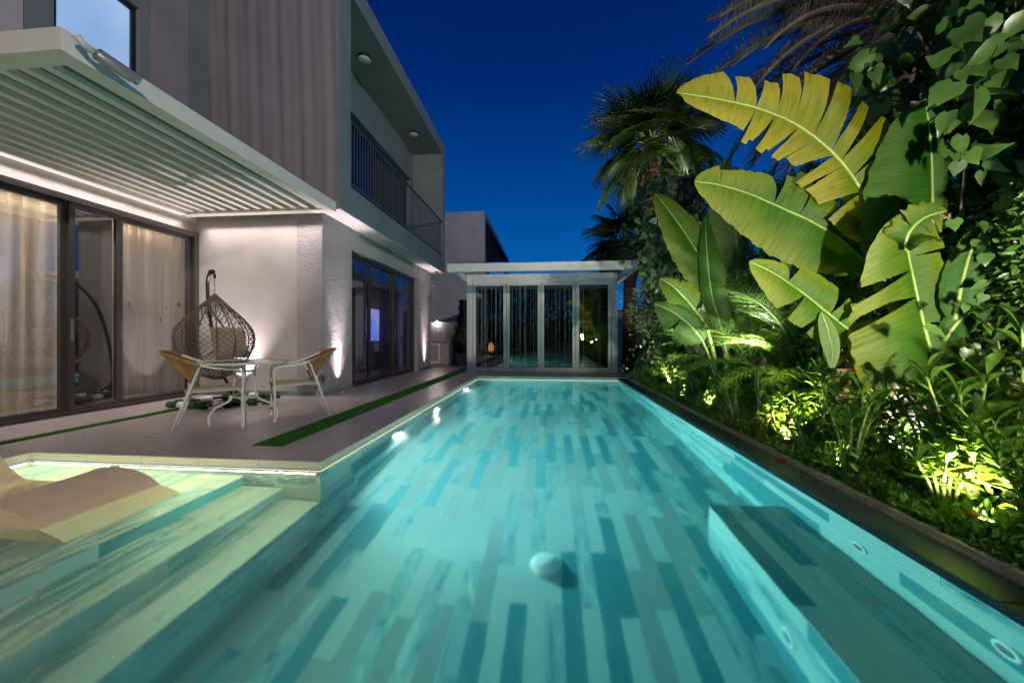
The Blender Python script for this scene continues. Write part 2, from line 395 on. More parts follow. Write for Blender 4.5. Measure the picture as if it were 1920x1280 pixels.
M['areca'] = leaf('areca_leaf', (.055, .13, .02), (.13, .25, .04), .4, .08)
M['cover'] = leaf('ground_cover_leaf', (.065, .15, .014), (.18, .31, .035), .4, .06, 6)
M['grass'] = leaf('sedge_leaf', (.10, .14, .02), (.24, .24, .05), .4, .06, 6)
M['topiary'] = leaf('topiary_leaf', (.018, .045, .012), (.04, .085, .02), .3, .06)
M['dead'] = plain('dry_fibre', (.17, .11, .07), .9, 0, .3, 20)

def banana_mat(name, base, edge, yel=.6, tr=.5):
    """green to yellow towards the margin, with fine cross veins (UV: u along, v across)"""
    m = N(name); uv = m.n('UVMap'); sp_ = m.n('SeparateXYZ'); m.l(uv.outputs[0], sp_.inputs[0])
    mp = m.n('Mapping'); mp.inputs['Scale'].default_value = (120, .8, 1); m.l(uv.outputs[0], mp.inputs[0])
    vein = m.noise(2.0, 3, .6, mp.outputs[0])
    big = m.noise(2.2, 3, .6, m.pos())
    f = m.math('ADD', m.math('MULTIPLY', sp_.outputs['Y'], .55), m.math('MULTIPLY', m.math('ADD', big, -.5), 1.1))
    f = m.math('ADD', f, m.math('MULTIPLY', sp_.outputs['X'], .30))
    f = m.math('ADD', f, (yel - .75))
    c = m.ramp(f, [(.15, base), (.75, edge)])
    c = m.mix(m.ramp(vein, [(.36, (.8,)*3), (.56, (0,)*3)]), c, m.mix(1.0, c, (.45, .52, .4), 'MULTIPLY'))
    # dry brown rim
    rim = m.ramp(m.math('ADD', sp_.outputs['Y'], m.math('MULTIPLY', m.noise(16, 3, .6, m.pos()), .12)), [(1.035, (0,0,0)), (1.07, (1,1,1))])
    c = m.mix(rim, c, (.26, .15, .06))
    nb = m.bump(vein, .7, .006)
    d = m.n('BsdfDiffuse'); m.l(c, d.inputs[0]); m.l(nb, d.inputs['Normal']); t = m.n('BsdfTranslucent'); m.l(m.mix(1.0, c, (1.2, 1.1, .5), 'MULTIPLY'), t.inputs[0])
    x = m.n('MixShader'); x.inputs[0].default_value = tr; m.l(d.outputs[0], x.inputs[1]); m.l(t.outputs[0], x.inputs[2])
    g = m.n('BsdfGlossy'); g.inputs['Roughness'].default_value = .5; m.l(nb, g.inputs['Normal']); y = m.n('MixShader'); y.inputs[0].default_value = .022
    m.l(x.outputs[0], y.inputs[1]); m.l(g.outputs[0], y.inputs[2]); m.l(y.outputs[0], m.out.inputs[0]); return m.m
M['ban_y'] = banana_mat('banana_leaf_yellowing', (.11, .20, .010), (.31, .27, .006), .88)
M['ban_m'] = banana_mat('banana_leaf_mid', (.055, .15, .010), (.19, .23, .012), .70)
M['ban_g'] = banana_mat('banana_leaf_green', (.03, .12, .008), (.09, .19, .012), .45)
M['ban_p'] = banana_mat('banana_leaf_pale', (.17, .27, .10), (.26, .33, .10), .5)
M['midrib'] = plain('banana_midrib', (.20, .27, .06), .45, 0, .12, 8)
M['stem'] = plain('banana_stem', (.17, .22, .06), .5, 0, .25, 6, .4, 30)
# ================================================================== THE SETTING
WZ = -.083; XL, XR = -1.83, 1.78; YN, YC, YF = -1.45, 2.86, 9.62; XLL = -4.5
def sheet(xs, ys, z, skip):
    b = MB()
    for i in range(len(xs)-1):
        for j in range(len(ys)-1):
            if skip((xs[i]+xs[i+1])/2, (ys[j]+ys[j+1])/2): continue
            b.add([(xs[i],ys[j],z),(xs[i+1],ys[j],z),(xs[i+1],ys[j+1],z),(xs[i],ys[j+1],z)], [(0,1,2,3)])
    return b
inpool = lambda x, y: (XL-.03 < x < XR+.02 and YN-.03 < y < YF+.03) or (XLL-.03 < x < XL and YN-.03 < y < YC+.02)
struct('ground', sheet([-300, XLL-.03, XL-.03, XR+.02, 300], [-300, YN-.03, YC+.02, YF+.03, 300], -.075, inpool), M['grout'])
struct('planting_bed', sheet([2.02, 2.95, 60], [-6, 13.2, 60], -.03, lambda x, y: False), M['soil'])

# deck tiles, one object each
deck = struct('deck', sheet([-9.7, XLL-.02, XL-.02, XR+.0, 2.0], [-6, YN-.02, YC+.01, YF+.02, 16], -.045, inpool), M['grout'])
def tile(x0, y0, x1, y1, z=0.0, par=deck, mat='tile', name='tile', th=.03):
    g = .003; b = MB().bev(x0+g, y0+g, z-th, x1-g, y1-g, z + random.uniform(-.0006, .0006), .0025)
    return obj(name, b, M[mat], par)
xs = [-6.15, -5.83, -5.23, -4.63, -4.03, -3.43, -2.83, -2.23, XL]
ys = [YC + 1.2*k for k in range(10)]
for i in range(len(xs)-1):
    off = .0 if i % 2 == 0 else -.6
    yy = [YC] + [YC + 1.2*k + 1.2 + off for k in range(10)]
    for j in range(len(yy)-1):
        if yy[j+1] - yy[j] < .05: continue
        tile(xs[i], yy[j], xs[i+1], yy[j+1])
for i in range(3):                                     # deck left of the tanning ledge
    for j in range(4): tile(xs[i], YC - 1.2*(j+1), min(xs[i+1], XLL), YC - 1.2*j)
tile(-4.63, YC-1.2, XLL, YC); tile(-4.63, YC-2.4, XLL, YC-1.2)
for i in range(6):                                     # strip between pool and pavilion
    tile(XL + .64*i, YF, XL + .64*(i+1), YF + .66); tile(XL + .64*i, YF+.66, XL + .64*(i+1), YF + 1.32)
for j in range(4):
    for i in range(2): tile(2.01 + .6*i, YF + .3 + 1.2*j, 2.61 + .6*i, YF + 1.5 + 1.2*j)
# vertical edge pieces above the water, with the led line below them
for i in range(5):
    a = XLL + i*(XL-XLL)/5; obj('edge_tile', MB().box(a+.002, YC-.006, -.066, a+(XL-XLL)/5-.002, YC+.02, -.004), M['edge'], deck)
for i in range(3): obj('edge_tile', MB().box(XLL-.02, YC-1.1*(i+1)+.002, -.066, XLL+.006, YC-1.1*i-.008, -.004), M['edge'], deck)
for i in range(11): obj('edge_tile', MB().box(XL-.02, YC+.615*i+.002, -.066, XL+.006, YC+.615*(i+1)-.002, -.004), M['edge'], deck)
for i in range(6): obj('edge_tile', MB().box(XL+.008+.6*i, YF-.006, -.066, XL+.604+.6*i, YF+.02, -.004), M['edge'], deck)
led = thing('edge_led_line', 'glowing led line under the lip of the deck along the water', 'led strip', (-3.1, YC, -.075))
for bx in ((XLL+.01, YC-.004, -.0828, XL, YC+.004, -.0765), (XLL-.004, -.4, -.0828, XLL+.004, YC-.01, -.0765),
           (XL-.004, YC, -.0828, XL+.004, YF-.02, -.0765), (XL+.02, YF-.004, -.0828, XR, YF+.004, -.0765)):
    obj('light_line', MB().box(*bx), M['led'], led)

# ---------------- pool shell
PZ = -1.2
shell = struct('pool_floor', sheet([XLL, XR+.02], [YN, YF], PZ-.012, lambda x, y: False), M['shell'])
TONE = [.4]; TR = random.Random(99)
def plank(par, mat, x0, y0, z0, x1, y1, z1, name='plank'):
    o = obj(name, MB().box(x0, y0, z0, x1, y1, z1), M[mat], par)
    while True:
        t_ = TR.choice((.1, .1, .4, .4, .4, .4, .6, .6, .6, .9, .9))
        if t_ != TONE[-1] and (len(TONE) < 9 or TONE[-9] != t_ or TR.random() < .5): break
    TONE.append(t_); o.color = (t_, 0, 0, 1)
    return o
nrow = 27; pw = (1.23 - XL) / nrow
for i in range(nrow):                                  # floor planks, running the length of the pool
    x0 = XL + i*pw; y = YN - (.15 + .5*(i % 2)) - random.uniform(0, .22)
    while y < YF:
        y1 = y + 1.0
        a, b_ = max(y, YN), min(y1, YF)
        if b_ - a > .03: plank(shell, 'plank', x0+.0004, a+.0004, PZ-.01, x0+pw-.0004, b_-.0004, PZ + random.uniform(0, .0006))
        y = y1
for i in range(4):
    x0 = 1.23 + i*(XR-1.23)/4; y = 3.02 - random.uniform(0, 1.1)
    while y < YF:
        a, b_ = max(y, 3.02), min(y+1.2, YF)
        if b_ - a > .03: plank(shell, 'plank', x0+.0012, a+.0012, PZ-.01, x0+(XR-1.23)/4-.0012, b_-.0012, PZ)
        y += 1.2
def wallplanks(par, mat, axis, c, dirn, a0, a1, z0, z1, n=None, L=1.2):
    """horizontal stone courses on a vertical pool face; axis x: face at x=c looking to dirn"""
    n = n or max(1, round((z1-z0)/.15)); h = (z1-z0)/n
    for k in range(n):
        a = a0 - random.uniform(0, L*.9)
        while a < a1:
            p, q = max(a, a0), min(a+L, a1)
            if q - p > .03:
                t = (c, c - dirn*.012) if dirn > 0 else (c, c + .012)
                lo, hi = min(t), max(t)
                if axis == 'x': plank(par, mat, lo, p+.001, z0+k*h+.001, hi, q-.001, z0+(k+1)*h-.001)
                else: plank(par, mat, p+.001, lo, z0+k*h+.001, q-.001, hi, z0+(k+1)*h-.001)
            a += L
wl = struct('pool_wall', MB().box(XL-.03, YC+.02, PZ, XL-.013, YF, -.085).box(XR+.013, YN, PZ, XR+.03, YF+.02, -.085)
            .box(XL-.03, YF+.013, PZ, XR+.03, YF+.03, -.09).box(XLL, YN-.03, PZ, XR+.03, YN-.013, -.085), M['shell'])
wallplanks(wl, 'plank', 'x', XL, 1, YC, YF, PZ+.002, -.085)
wallplanks(wl, 'plank', 'x', XR, -1, YN, YF, PZ+.002, -.045)
wallplanks(wl, 'plank', 'y', YF, -1, XL, XR, PZ+.002, -.085)
wallplanks(wl, 'plank', 'y', YN, 1, XLL, XR, PZ+.002, -.045)
# tanning ledge and three steps
lev = [(-2.50, -.27), (-2.14, -.48), (XL, -.70)]
ledge = struct('tanning_ledge', MB().box(XLL-.03, YN, PZ, lev[0][0]-.014, YC+.02, lev[0][1]-.013)
               .box(XLL-.03, YC+.002, PZ, XL-.0135, YC+.02, -.085).box(XLL-.03, YN, -.4, XLL-.012, YC, -.085), M['shell'])
nx = 10; ww = (lev[0][0]-XLL)/nx
for i in range(nx):
    y = YN - random.uniform(0, 1.1)
    while y < YC:
        a, b_ = max(y, YN), min(y+1.2, YC)
        if b_-a > .03: plank(ledge, 'ledge', XLL+i*ww+.001, a+.001, lev[0][1]-.012, XLL+(i+1)*ww-.001, b_-.001, lev[0][1])
        y += 1.2
wallplanks(ledge, 'ledge', 'y', YC, -1, XLL, XL, PZ+.002, -.085, 7)
wallplanks(ledge, 'ledge', 'x', XLL, 1, YN, YC-.013, -.268, -.085, 1)
steps = struct('pool_steps', MB().box(lev[0][0]-.02, YN, PZ, lev[1][0]-.013, YC-.014, lev[1][1]-.013).box(lev[1][0]-.02, YN, PZ, lev[2][0]-.013, YC-.014, lev[2][1]-.013), M['shell'])
for (xa, xb, z) in ((lev[0][0], lev[1][0], lev[1][1]), (lev[1][0], lev[2][0], lev[2][1])):
    for i in range(3):
        ww = (xb-xa)/3; y = YN - random.uniform(0, 1.1)
        while y < YC-.014:
            a, b_ = max(y, YN), min(y+1.2, YC-.014)
            if b_-a > .03: plank(steps, 'ledge', xa+i*ww+.001, a+.001, z-.012, xa+(i+1)*ww-.001, b_-.001, z)
            y += 1.2
wallplanks(steps, 'plank', 'x', lev[0][0]+.001, 1, YN, YC-.014, lev[1][1]+.001, lev[0][1]-.0125, 1)
wallplanks(steps, 'plank', 'x', lev[1][0]+.001, 1, YN, YC-.014, lev[2][1]+.001, lev[1][1]-.0125, 1)
wallplanks(steps, 'plank', 'x', lev[2][0]+.001, 1, YN, YC-.014, PZ+.003, lev[2][1]-.0125, 3)
# submerged bench on the right
BX, BY, BZ = 1.23, 3.0, -.60
bench = struct('pool_bench', MB().box(BX+.013, YN, PZ, XR-.001, BY-.013, BZ-.013), M['shell'])
for i in range(5):
    ww = (XR-BX-.014)/5; y = YN - random.uniform(0, 1.1)
    while y < BY:
        a, b_ = max(y, YN), min(y+1.2, BY)
        if b_-a > .03: plank(bench, 'plank', BX+i*ww+.001, a+.001, BZ-.012, BX+(i+1)*ww-.001, b_-.001, BZ)
        y += 1.2
wallplanks(bench, 'plank', 'x', BX, -1, YN, BY-.013, PZ+.003, BZ-.0125, 4)
wallplanks(bench, 'plank', 'y', BY, 1, BX, XR-.002, PZ+.003, BZ-.0125, 4)

# water: one surface over pool and ledge
wx = np.linspace(XLL, XR, 64); b = MB()
b.add([(XLL+.0,YN,WZ),(XL,YN,WZ),(XL,YC,WZ),(XLL,YC,WZ)], [(0,1,2,3)])
b.add([(XL,YN,WZ),(XR,YN,WZ),(XR,YC,WZ),(XL,YC,WZ)], [(0,1,2,3)])
b.add([(XL,YC,WZ),(XR,YC,WZ),(XR,YF,WZ),(XL,YF,WZ)], [(0,1,2,3)])
struct('water', b, M['water'])
struct('water_body', MB().box(XLL-.025, YN-.02, PZ-.05, XR+.015, YC+.01, WZ-.001).box(XL-.025, YC+.0102, PZ-.05, XR+.015, YF+.02, WZ-.001), M['water_body'])

# dark stone coping on the right and kerb of the bed
cop = struct('coping', MB().box(XR+.013, YN-.6, -.12, 2.0, YF+.02, -.072), M['grout'])
for j in range(13):
    y0 = YN-.5+.9*j; y1 = min(y0+.9, YF+.3)
    if y1 > y0+.05: obj('slab', MB().bev(XR-.004, y0+.002, -.085, 1.985, y1-.002, -.042 + random.uniform(-.001, .001), .005), M['coping'], cop)
kb = struct('kerb', MB().box(1.988, YN-.6, -.10, 1.995, YF+.2, -.03), M['kerb'])
for j in range(13):
    y0 = YN-.5+.9*j; y1 = min(y0+.9, YF+.3)
    if y1 > y0+.05: obj('kerb_stone', MB().bev(1.996, y0+.003, -.08, 2.045, y1-.003, .004 + random.uniform(-.002, .002), .006), M['kerb'], kb)

# turf strips set into the deck
def turf(x0, y0, x1, y1, n, lab):
    t = thing('turf_strip', lab, 'artificial grass', ((x0+x1)/2, y0, 0))
    b = MB().box(x0, y0, -.02, x1, y1, .006); obj('backing', b, M['turf'], t)
    P = np.stack([rng.uniform(x0, x1, n), rng.uniform(y0, y1, n), np.full(n, .004)], 1)
    a = rng.uniform(0, 6.28, n); w_ = .0018; h = rng.uniform(.010, .020, n)
    dx = np.stack([np.cos(a)*w_, np.sin(a)*w_, 0*a], 1); tip = np.stack([rng.normal(0, .006, n), rng.normal(0, .006, n), h], 1)
    V = np.stack([P-dx, P+dx, P+tip], 1).reshape(-1, 3); F = np.arange(3*n).reshape(-1, 3)
    o = obj('grass_blades', arrmesh('grass_blades', V, F), M['turf_blade'], t); o['kind'] = 'stuff'
turf(-2.73, 3.22, -2.43, 12.6, 60000, 'long green artificial turf strip let into the deck beside the pool')
turf(-5.20, 1.0, -5.07, 6.0, 16000, 'narrow green turf strip in the deck in front of the curtained door')

# pool fittings
def disc_fit(name, loc, normal, r, lab, cat, mats, hole=.55, group=None, depth=.012):
    t = thing(name, lab, cat, loc, group)
    q = Vector(normal).to_track_quat('Z', 'Y').to_matrix().to_4x4(); Mx = Matrix.Translation(loc) @ q
    b = MB().lathe([(r*hole, 0), (r*hole, depth), (r*.9, depth), (r, depth*.5), (r, 0)], n=28)
    b.f = b.f[:-2]; b.v = [tuple(Mx @ Vector(p)) for p in b.v]; obj('rim', b, mats[0], t, True)
    c = MB().lathe([(r*hole*1.01, 0.001), (r*hole*.98, depth*.55), (0.0005, depth*.7)], n=24); c.v = [tuple(Mx @ Vector(p)) for p in c.v]
    obj('lens', c, mats[1], t, True); return t
disc_fit('pool_jet', (XR, 2.32, -.38), (-1,0,0), .052, 'white ring fitting high on the right pool wall beside the far half of the bench', 'pool jet', (M['ring'], M['grey_alu']), .62)
disc_fit('pool_jet', (XR, 1.627, -.375), (-1,0,0), .052, 'white ring fitting on the right pool wall nearest the camera', 'pool jet', (M['ring'], M['grey_alu']), .62)
disc_fit('pool_jet', (BX, 2.03, -.93), (-1,0,0), .052, 'white ring fitting low on the front of the submerged bench', 'pool jet', (M['ring'], M['grey_alu']), .62)
disc_fit('pool_inlet', (XL, 4.86, -.25), (1,0,0), .03, 'small pale inlet in the left pool wall just past the brighter pool light', 'pool inlet', (M['edge'], M['edge']), .4)
disc_fit('pool_light', (XL, 4.33, -.40), (1,0,0), .095, 'bright round pool light in the left wall, the nearer and larger one', 'pool light', (M['ring'], M['lamp_glass']), .82)
disc_fit('pool_light', (XL, 8.10, -.47), (1,0,0), .085, 'bright round pool light in the left wall near the pavilion end', 'pool light', (M['ring'], M['lamp_glass']), .82)
d = thing('floor_drain', 'round white domed drain cover on the planked pool floor', 'drain', (-.01, 2.73, PZ))
obj('flange', MB().lathe([(.115, 0), (.115, .012), (.10, .016)], -.01, 2.73, 32, PZ+.001), M['ring'], d, True)
obj('dome', MB().lathe([(.095, .0162), (.092, .04), (.07, .062), (.03, .072), (.001, .074)], -.01, 2.73, 32, PZ), M['ring'], d, True)

# ================================================================== THE HOUSE
H = thing('villa', 'modern two storey villa with projecting framed balcony beside the pool', 'house', (-5, 8, 0))
wb = MB()
wb.box(-6.50, -2, 2.84, -6.20, 6.05, 3.40).box(-6.5, -2, 0, -6.2, 1.0, 2.84)     # wall over the curtained door
obj('door_wall', wb, M['wall'], H)
obj('return_wall', MB().box(-6.50, 6.05, 0, -3.862, 6.30, 3.16), M['wall_smooth'], H)
obj('stone_pier', MB().box(-4.30, 6.049, 0.002, -3.84, 7.02, 3.16), M['stone'], H)
obj('stone_pier', MB().box(-4.30, 10.80, 0.002, -3.84, 12.0, 3.16), M['stone'], H)
obj('lintel', MB().box(-4.30, 7.02, 2.745, -3.855, 10.80, 3.16), M['wall_smooth'], H)
for (a, c) in ((6.03, 7.03), (10.79, 12.01)):
    obj('skirting', MB().bev(-3.84, a, 0.001, -3.822, c, .085, .006), M['frame_wall'], H)
obj('skirting', MB().bev(-6.19, 6.033, 0.001, -3.842, 6.049, .085, .006), M['frame_wall'], H)
obj('end_wall', MB().box(-12, 12.0, 0, -4.31, 12.3, 3.16), M['wall'], H)
# upper storey left: window, combed pier
up = MB()
up.box(-6.1, -2, 3.40, -5.80, 3.87, 8.2).box(-6.1, 3.87, 3.40, -5.80, 4.80, 4.05).box(-6.1, 3.87, 5.69, -5.80, 4.80, 8.2)
up.box(-6.1, 4.80, 3.40, -5.80, 5.90, 8.2)
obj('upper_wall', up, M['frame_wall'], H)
obj('upper_wall_face', MB().box(-5.799, -2, 3.30, -5.785, 3.60, 8.2), M['soffit'], H)
obj('stone_pier', MB().box(-5.799, 4.95, 3.30, -5.77, 5.50, 8.2), M['stone'], H)
wf = MB()
for bx in ((-5.93,3.87,4.05,-5.86,3.93,5.69), (-5.93,4.74,4.05,-5.86,4.80,5.69), (-5.93,3.93,5.63,-5.86,4.74,5.69), (-5.93,3.93,4.05,-5.86,4.74,4.11)): wf.box(*bx)
wfo = obj('window', wf, M['black'], H)
m = N('frosted_pane'); 
c = m.ramp(m.noise(.9, 2, .5, m.pos()), [(.3, (.17, .33, .62)), (.7, (.36, .52, .78))])
M['frost'] = m.pbr((.4, .5, .6), .25, 0, None, .5, c, .85)
obj('pane', MB().box(-5.90, 3.93, 4.11, -5.89, 4.74, 5.63), M['frost'], wfo, label='pale blue frosted pane lit from within')
# first floor slab / ceiling over the ground floor rooms
obj('floor_slab', MB().box(-12, 6.31, 3.17, -3.87, 12.29, 3.30), M['soffit'], H)
# projecting framed box
X0, XB = -5.80, -3.45; Y0, Y1 = 5.90, 12.30; Z0, Z1 = 3.165, 7.33
rows = []
for k in range(0, 141):                                # front panel waved in shape to mimic soft shadow bands
    x = X0 + (XB-X0-.002)*k/140; rows.append([(x, Y0 + .010*math.sin(x*19 + .9*math.sin(z*1.3)) + .006*math.sin(x*33 + 1 + 1.5*math.sin(z*.9 + 1)), z) for z in np.linspace(Z0, Z1+1.5, 24)])
M['render_dark'] = plain('dark_render', (.27, .235, .235), .8, 0, .10, 1.5, .1, 60)
obj('shadow_band_panel', MB().grid(rows), M['render_dark'], H, True)
fr = MB()
fr.box(XB-.30, Y0+.03, Z0, XB, 6.27, Z1)
fr.box(X0-.3, Y0+.03, Z1+.0, XB-.30, 6.27, Z1+1.5)     # upper front continues above
fr.box(XB-.30, 12.05, Z0, XB, Y1, Z1)
fr.box(XB-.30, 6.27, Z0, XB, 12.05, 3.65)
fr.box(XB-1.02, 6.27, 7.06, XB, 12.05, Z1)
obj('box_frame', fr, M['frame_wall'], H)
obj('soffit', MB().box(-3.86, Y0+.04, 3.150, XB-.002, Y1-.01, 3.164).box(-4.4, Y0+.04, 3.150, -3.86, 6.045, 3.164), M['soffit'], H)
rc = MB()
rc.box(-4.75, 6.27, 3.40, -4.45, 7.15, 7.06).box(-4.75, 11.85, 3.40, -4.45, 12.05, 7.06).box(-4.75, 7.15, 6.15, -4.45, 11.85, 7.06)
rc.box(-4.45, 12.03, 3.65, XB-.30, 12.05, 7.06).box(-4.45, 6.27, 3.40, XB-.302, 12.03, 3.52)
rc.box(-12, 12.06, 3.30, -4.46, 12.29, 7.33).box(-4.45, 6.27, 3.52, XB-.302, 6.29, 7.05)
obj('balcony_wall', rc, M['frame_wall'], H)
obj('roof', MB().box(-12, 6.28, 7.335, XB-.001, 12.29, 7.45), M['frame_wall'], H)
bw = MB().box(-4.70, 7.15, 3.52, -4.60, 7.22, 6.15).box(-4.70, 9.45, 3.52, -4.60, 9.55, 6.15).box(-4.70, 11.78, 3.52, -4.60, 11.85, 6.15).box(-4.70, 7.15, 6.08, -4.60, 11.85, 6.15)
bwo = obj('balcony_door', bw, M['black'], H)
M['night_glass'] = plain('night_glass', (.006, .007, .008), .06, 0, 0, 3, 0)
obj('pane', MB().box(-4.66, 7.22, 3.53, -4.64, 9.45, 6.08), M['night_glass'], bwo)
obj('pane', MB().box(-4.66, 9.55, 3.53, -4.64, 11.78, 6.08), M['night_glass'], bwo)
M['rail'] = plain('rail_paint', (.10, .12, .13), .4, .2)
rl = obj('railing', MB().box(-3.50, 6.275, 4.80, -3.46, 12.045, 4.84).box(-3.495, 6.275, 3.70, -3.465, 12.045, 3.73), M['rail'], H)
for k in range(55):
    y = 6.34 + k*.104; obj('baluster', MB().box(-3.486, y-.006, 3.73, -3.474, y+.006, 4.80), M['rail'], rl)

def slider(par, X, ys_, z0, z1, mat, gl, panes, depth=.12, fw=.07):
    """sliding door: outer frame, then a leaf frame and pane for each panel"""
    a, c = ys_[0], ys_[-1]
    f = MB().box(X-depth, a, z1-fw, X, c, z1).box(X-depth, a, z0, X, c, z0+.035).box(X-depth, a, z0+.035, X, a+fw, z1-fw).box(X-depth, c-fw, z0+.035, X, c, z1-fw)
    fo = obj('sliding_door', f, mat, par)
    for k in range(len(ys_)-1):
        p, q = ys_[k] + (fw if k == 0 else 0), ys_[k+1] - (fw if k == len(ys_)-2 else 0)
        xx = X - depth*(.35 + .3*(k % 2)); s = fw*.8
        lf = MB().box(xx-.022, p, z0+.036, xx+.022, q, z0+.036+s).box(xx-.022, p, z1-fw-s, xx+.022, q, z1-fw-.001).box(xx-.022, p, z0+.036+s, xx+.022, p+s, z1-fw-s).box(xx-.022, q-s, z0+.036+s, xx+.022, q, z1-fw-s)
        obj('door_frame', lf, mat, fo)
        obj('pane', MB().box(xx-.004, p+s, z0+.036+s, xx+.004, q-s, z1-fw-s), gl[k], fo)
        obj('handle', MB().box(xx+.023, (p + .012), .95, xx+.045, p+.036, 1.25), M['grey_alu'], fo)
    obj('track', MB().box(X-depth-.0, a, .0005, X+.03, c, z0+.006), M['dark_alu'], fo)
    return fo
slider(H, -6.14, [1.0, 2.6, 4.27, 4.86, 6.045], .0, 2.84, M['dark_alu'], [M['glass']]*4, None, .16, .075)
slider(H, -3.96, [7.02, 8.12, 9.42, 10.80], .0, 2.745, M['dark_alu'], [M['glass_dark']]*3, None, .16, .075)
obj('reveal', MB().box(-4.298, 10.785, .04, -3.965, 10.799, 2.744).box(-4.298, 7.021, .04, -4.13, 7.035, 2.744), M['frame_wall'], H)

# rooms behind the glass
rm = MB().box(-10.4, 1.0, 0, -10.2, 6.3, 3.0).box(-10.2, 6.31, 0, -6.5, 6.45, 3.0).box(-10.2, .8, 0, -6.5, .98, 3.0)
obj('room_wall', rm, M['wall'], H)
obj('room_floor', MB().box(-10.2, 1.0, -.04, -6.33, 6.3, .012), plain('room_floor', (.28, .22, .17), .3, 0, .1), H)
obj('room_ceiling', MB().box(-10.2, .98, 2.90, -6.51, 6.3, 3.0), M['wall'], H)
obj('cove', MB().box(-6.95, 1.0, 2.72, -6.90, 6.3, 2.899), M['wall'], H)
lamp('room_light', 'AREA', (-8.2, 3.8, 2.7), 75, (1, .85, .66), (-6.6, 3.8, 1.0), 1.2)
lamp('curtain_cove', 'AREA', (-6.78, 3.7, 2.86), 34, (1, .82, .56), (-6.55, 3.7, 0), 4.8, .05)
rm2 = MB().box(-8.2, 6.46, 0, -8.0, 12.0, 3.0)
obj('room_wall', rm2, plain('grey_room_wall', (.28, .26, .30), .8), H)
obj('room_floor', MB().box(-8.0, 6.46, -.04, -4.31, 12.0, .012), plain('grey_floor', (.20, .18, .18), .3), H)
# blue glowing panel and lamp added at the back of the living room
m = N('blue_glow_surface'); M['blue_glow'] = m.pbr((.3, .35, .5), .7, 0, None, .3, (.42, .55, .95), .9)
bl = thing('glow_panel', 'pale blue glowing panel added behind the right hand curtain', 'window', (-9.9, 5.0, 1))
obj('pane', MB().box(-10.19, 3.2, .9, -10.15, 6.1, 2.5), M['blue_glow'], bl)
obj('frame', MB().box(-10.15, 3.15, .85, -10.12, 3.2, 2.55).box(-10.15, 6.1, .85, -10.12, 6.15, 2.55).box(-10.15, 3.2, 2.5, -10.12, 6.1, 2.55).box(-10.15, 3.2, .85, -10.12, 6.1, .9).box(-10.15, 4.6, .9, -10.12, 4.66, 2.5), M['white_paint'], bl)
lamp('panel_glow', 'AREA', (-9.9, 4.8, 1.7), 26, (.55, .68, 1), (-6, 4.9, 1.4), 1.6, 1.4)

def curtain(name, X, ya, yb, z0, z1, mat, lab, n_fold, amp=.05, header=True, zsplit=6, seed=1):
    r = random.Random(seed); ph = 0; rows = []; K = n_fold*14
    xs_ = []
    for k in range(K+1):
        t = k/K; ph += 2*math.pi*n_fold/K * (1 + .35*math.sin(t*23+seed))
        xs_.append((t, ph))
    for (t, p) in xs_:
        y = ya + (yb-ya)*t
        row = []
        for j in range(zsplit+1):
            u = j/zsplit; a = amp*(1 - .25*u)
            row.append((X + a*math.sin(p + .15*math.sin(u*5+t*9)) + .012*math.sin(3*p), y + .012*math.cos(p*.5+u*4), z0 + (z1-z0)*u))
        rows.append(row)
    t = thing(name, lab, 'curtain', (X, (ya+yb)/2, z0))
    obj('cloth', MB().grid(rows), mat, t, True)
    obj('track', MB().box(X-.02, ya, z1, X+.02, yb, z1+.03), M['white_paint'], t)
    return t
curtain('sheer_curtain', -6.62, 1.1, 4.80, .02, 2.80, M['sheer'], 'cream sheer curtain in folds behind the leftmost glass pane', 19, .07, seed=2)
curtain('sheer_curtain', -6.62, 4.95, 6.2, .02, 2.80, M['sheer'], 'cream sheer curtain in folds behind the pane next to the hanging egg chair', 9, .075, seed=5)
curtain('sheer_curtain', -4.45, 7.1, 9.0, .02, 2.70, M['sheer_dark'], 'plum grey sheer curtain behind the left part of the door under the balcony', 9, .05, seed=8)
curtain('sheer_curtain', -4.45, 9.5, 10.75, .02, 2.70, M['sheer_dark'], 'plum grey sheer curtain behind the right part of the door under the balcony', 7, .05, seed=9)
sc_ = thing('string_curtain', 'dark string curtain of fine vertical threads in the narrow middle door panel', 'curtain', (-6.30, 4.55, 0))
b = MB()
for k in range(130):
    y = 4.30 + .56*k/129; x = -6.36 + .018*math.sin(k*.55) + random.uniform(-.004, .004)
    b.box(x-.0012, y-.0013, .06, x+.0012, y+.0013, 2.72)
o = obj('threads', b, plain('dark_thread', (.05, .04, .033), .7), sc_); o['kind'] = 'stuff'
obj('mesh_screen', MB().box(-6.335, 4.28, .05, -6.333, 4.87, 2.74), M['string'], sc_)
obj('track', MB().box(-6.40, 4.28, 2.73, -6.345, 4.87, 2.76), M['dark_alu'], sc_)
# television glow in the side room
m = N('television_picture'); v = m.pos(); n_ = m.noise(3.5, 4, .6, v, .8)
c = m.ramp(n_, [(.25, (.02, .10, .75)), (.42, (.15, .35, 1)), (.60, (.45, .55, 1)), (.68, (.75, .08, .35)), (.85, (.9, .02, .10))])
M['tv'] = m.pbr((.02,.02,.02), .3, 0, None, .5, c, 1.6)
tv = thing('television', 'switched on television showing a blue and pink picture behind the side door', 'television', (-5.6, 11.45, 1))
obj('screen', MB().box(-5.58, 11.05, .90, -5.56, 11.90, 1.92), M['tv'], tv)
obj('case', MB().box(-5.63, 11.02, .87, -5.581, 11.93, 1.95), M['black'], tv)
obj('stand', MB().box(-5.8, 11.0, .5, -5.45, 11.95, .54).box(-5.78, 11.02, .013, -5.47, 11.93, .5).box(-5.62, 11.3, .54, -5.6, 11.6, .87), M['cabinet'], tv)
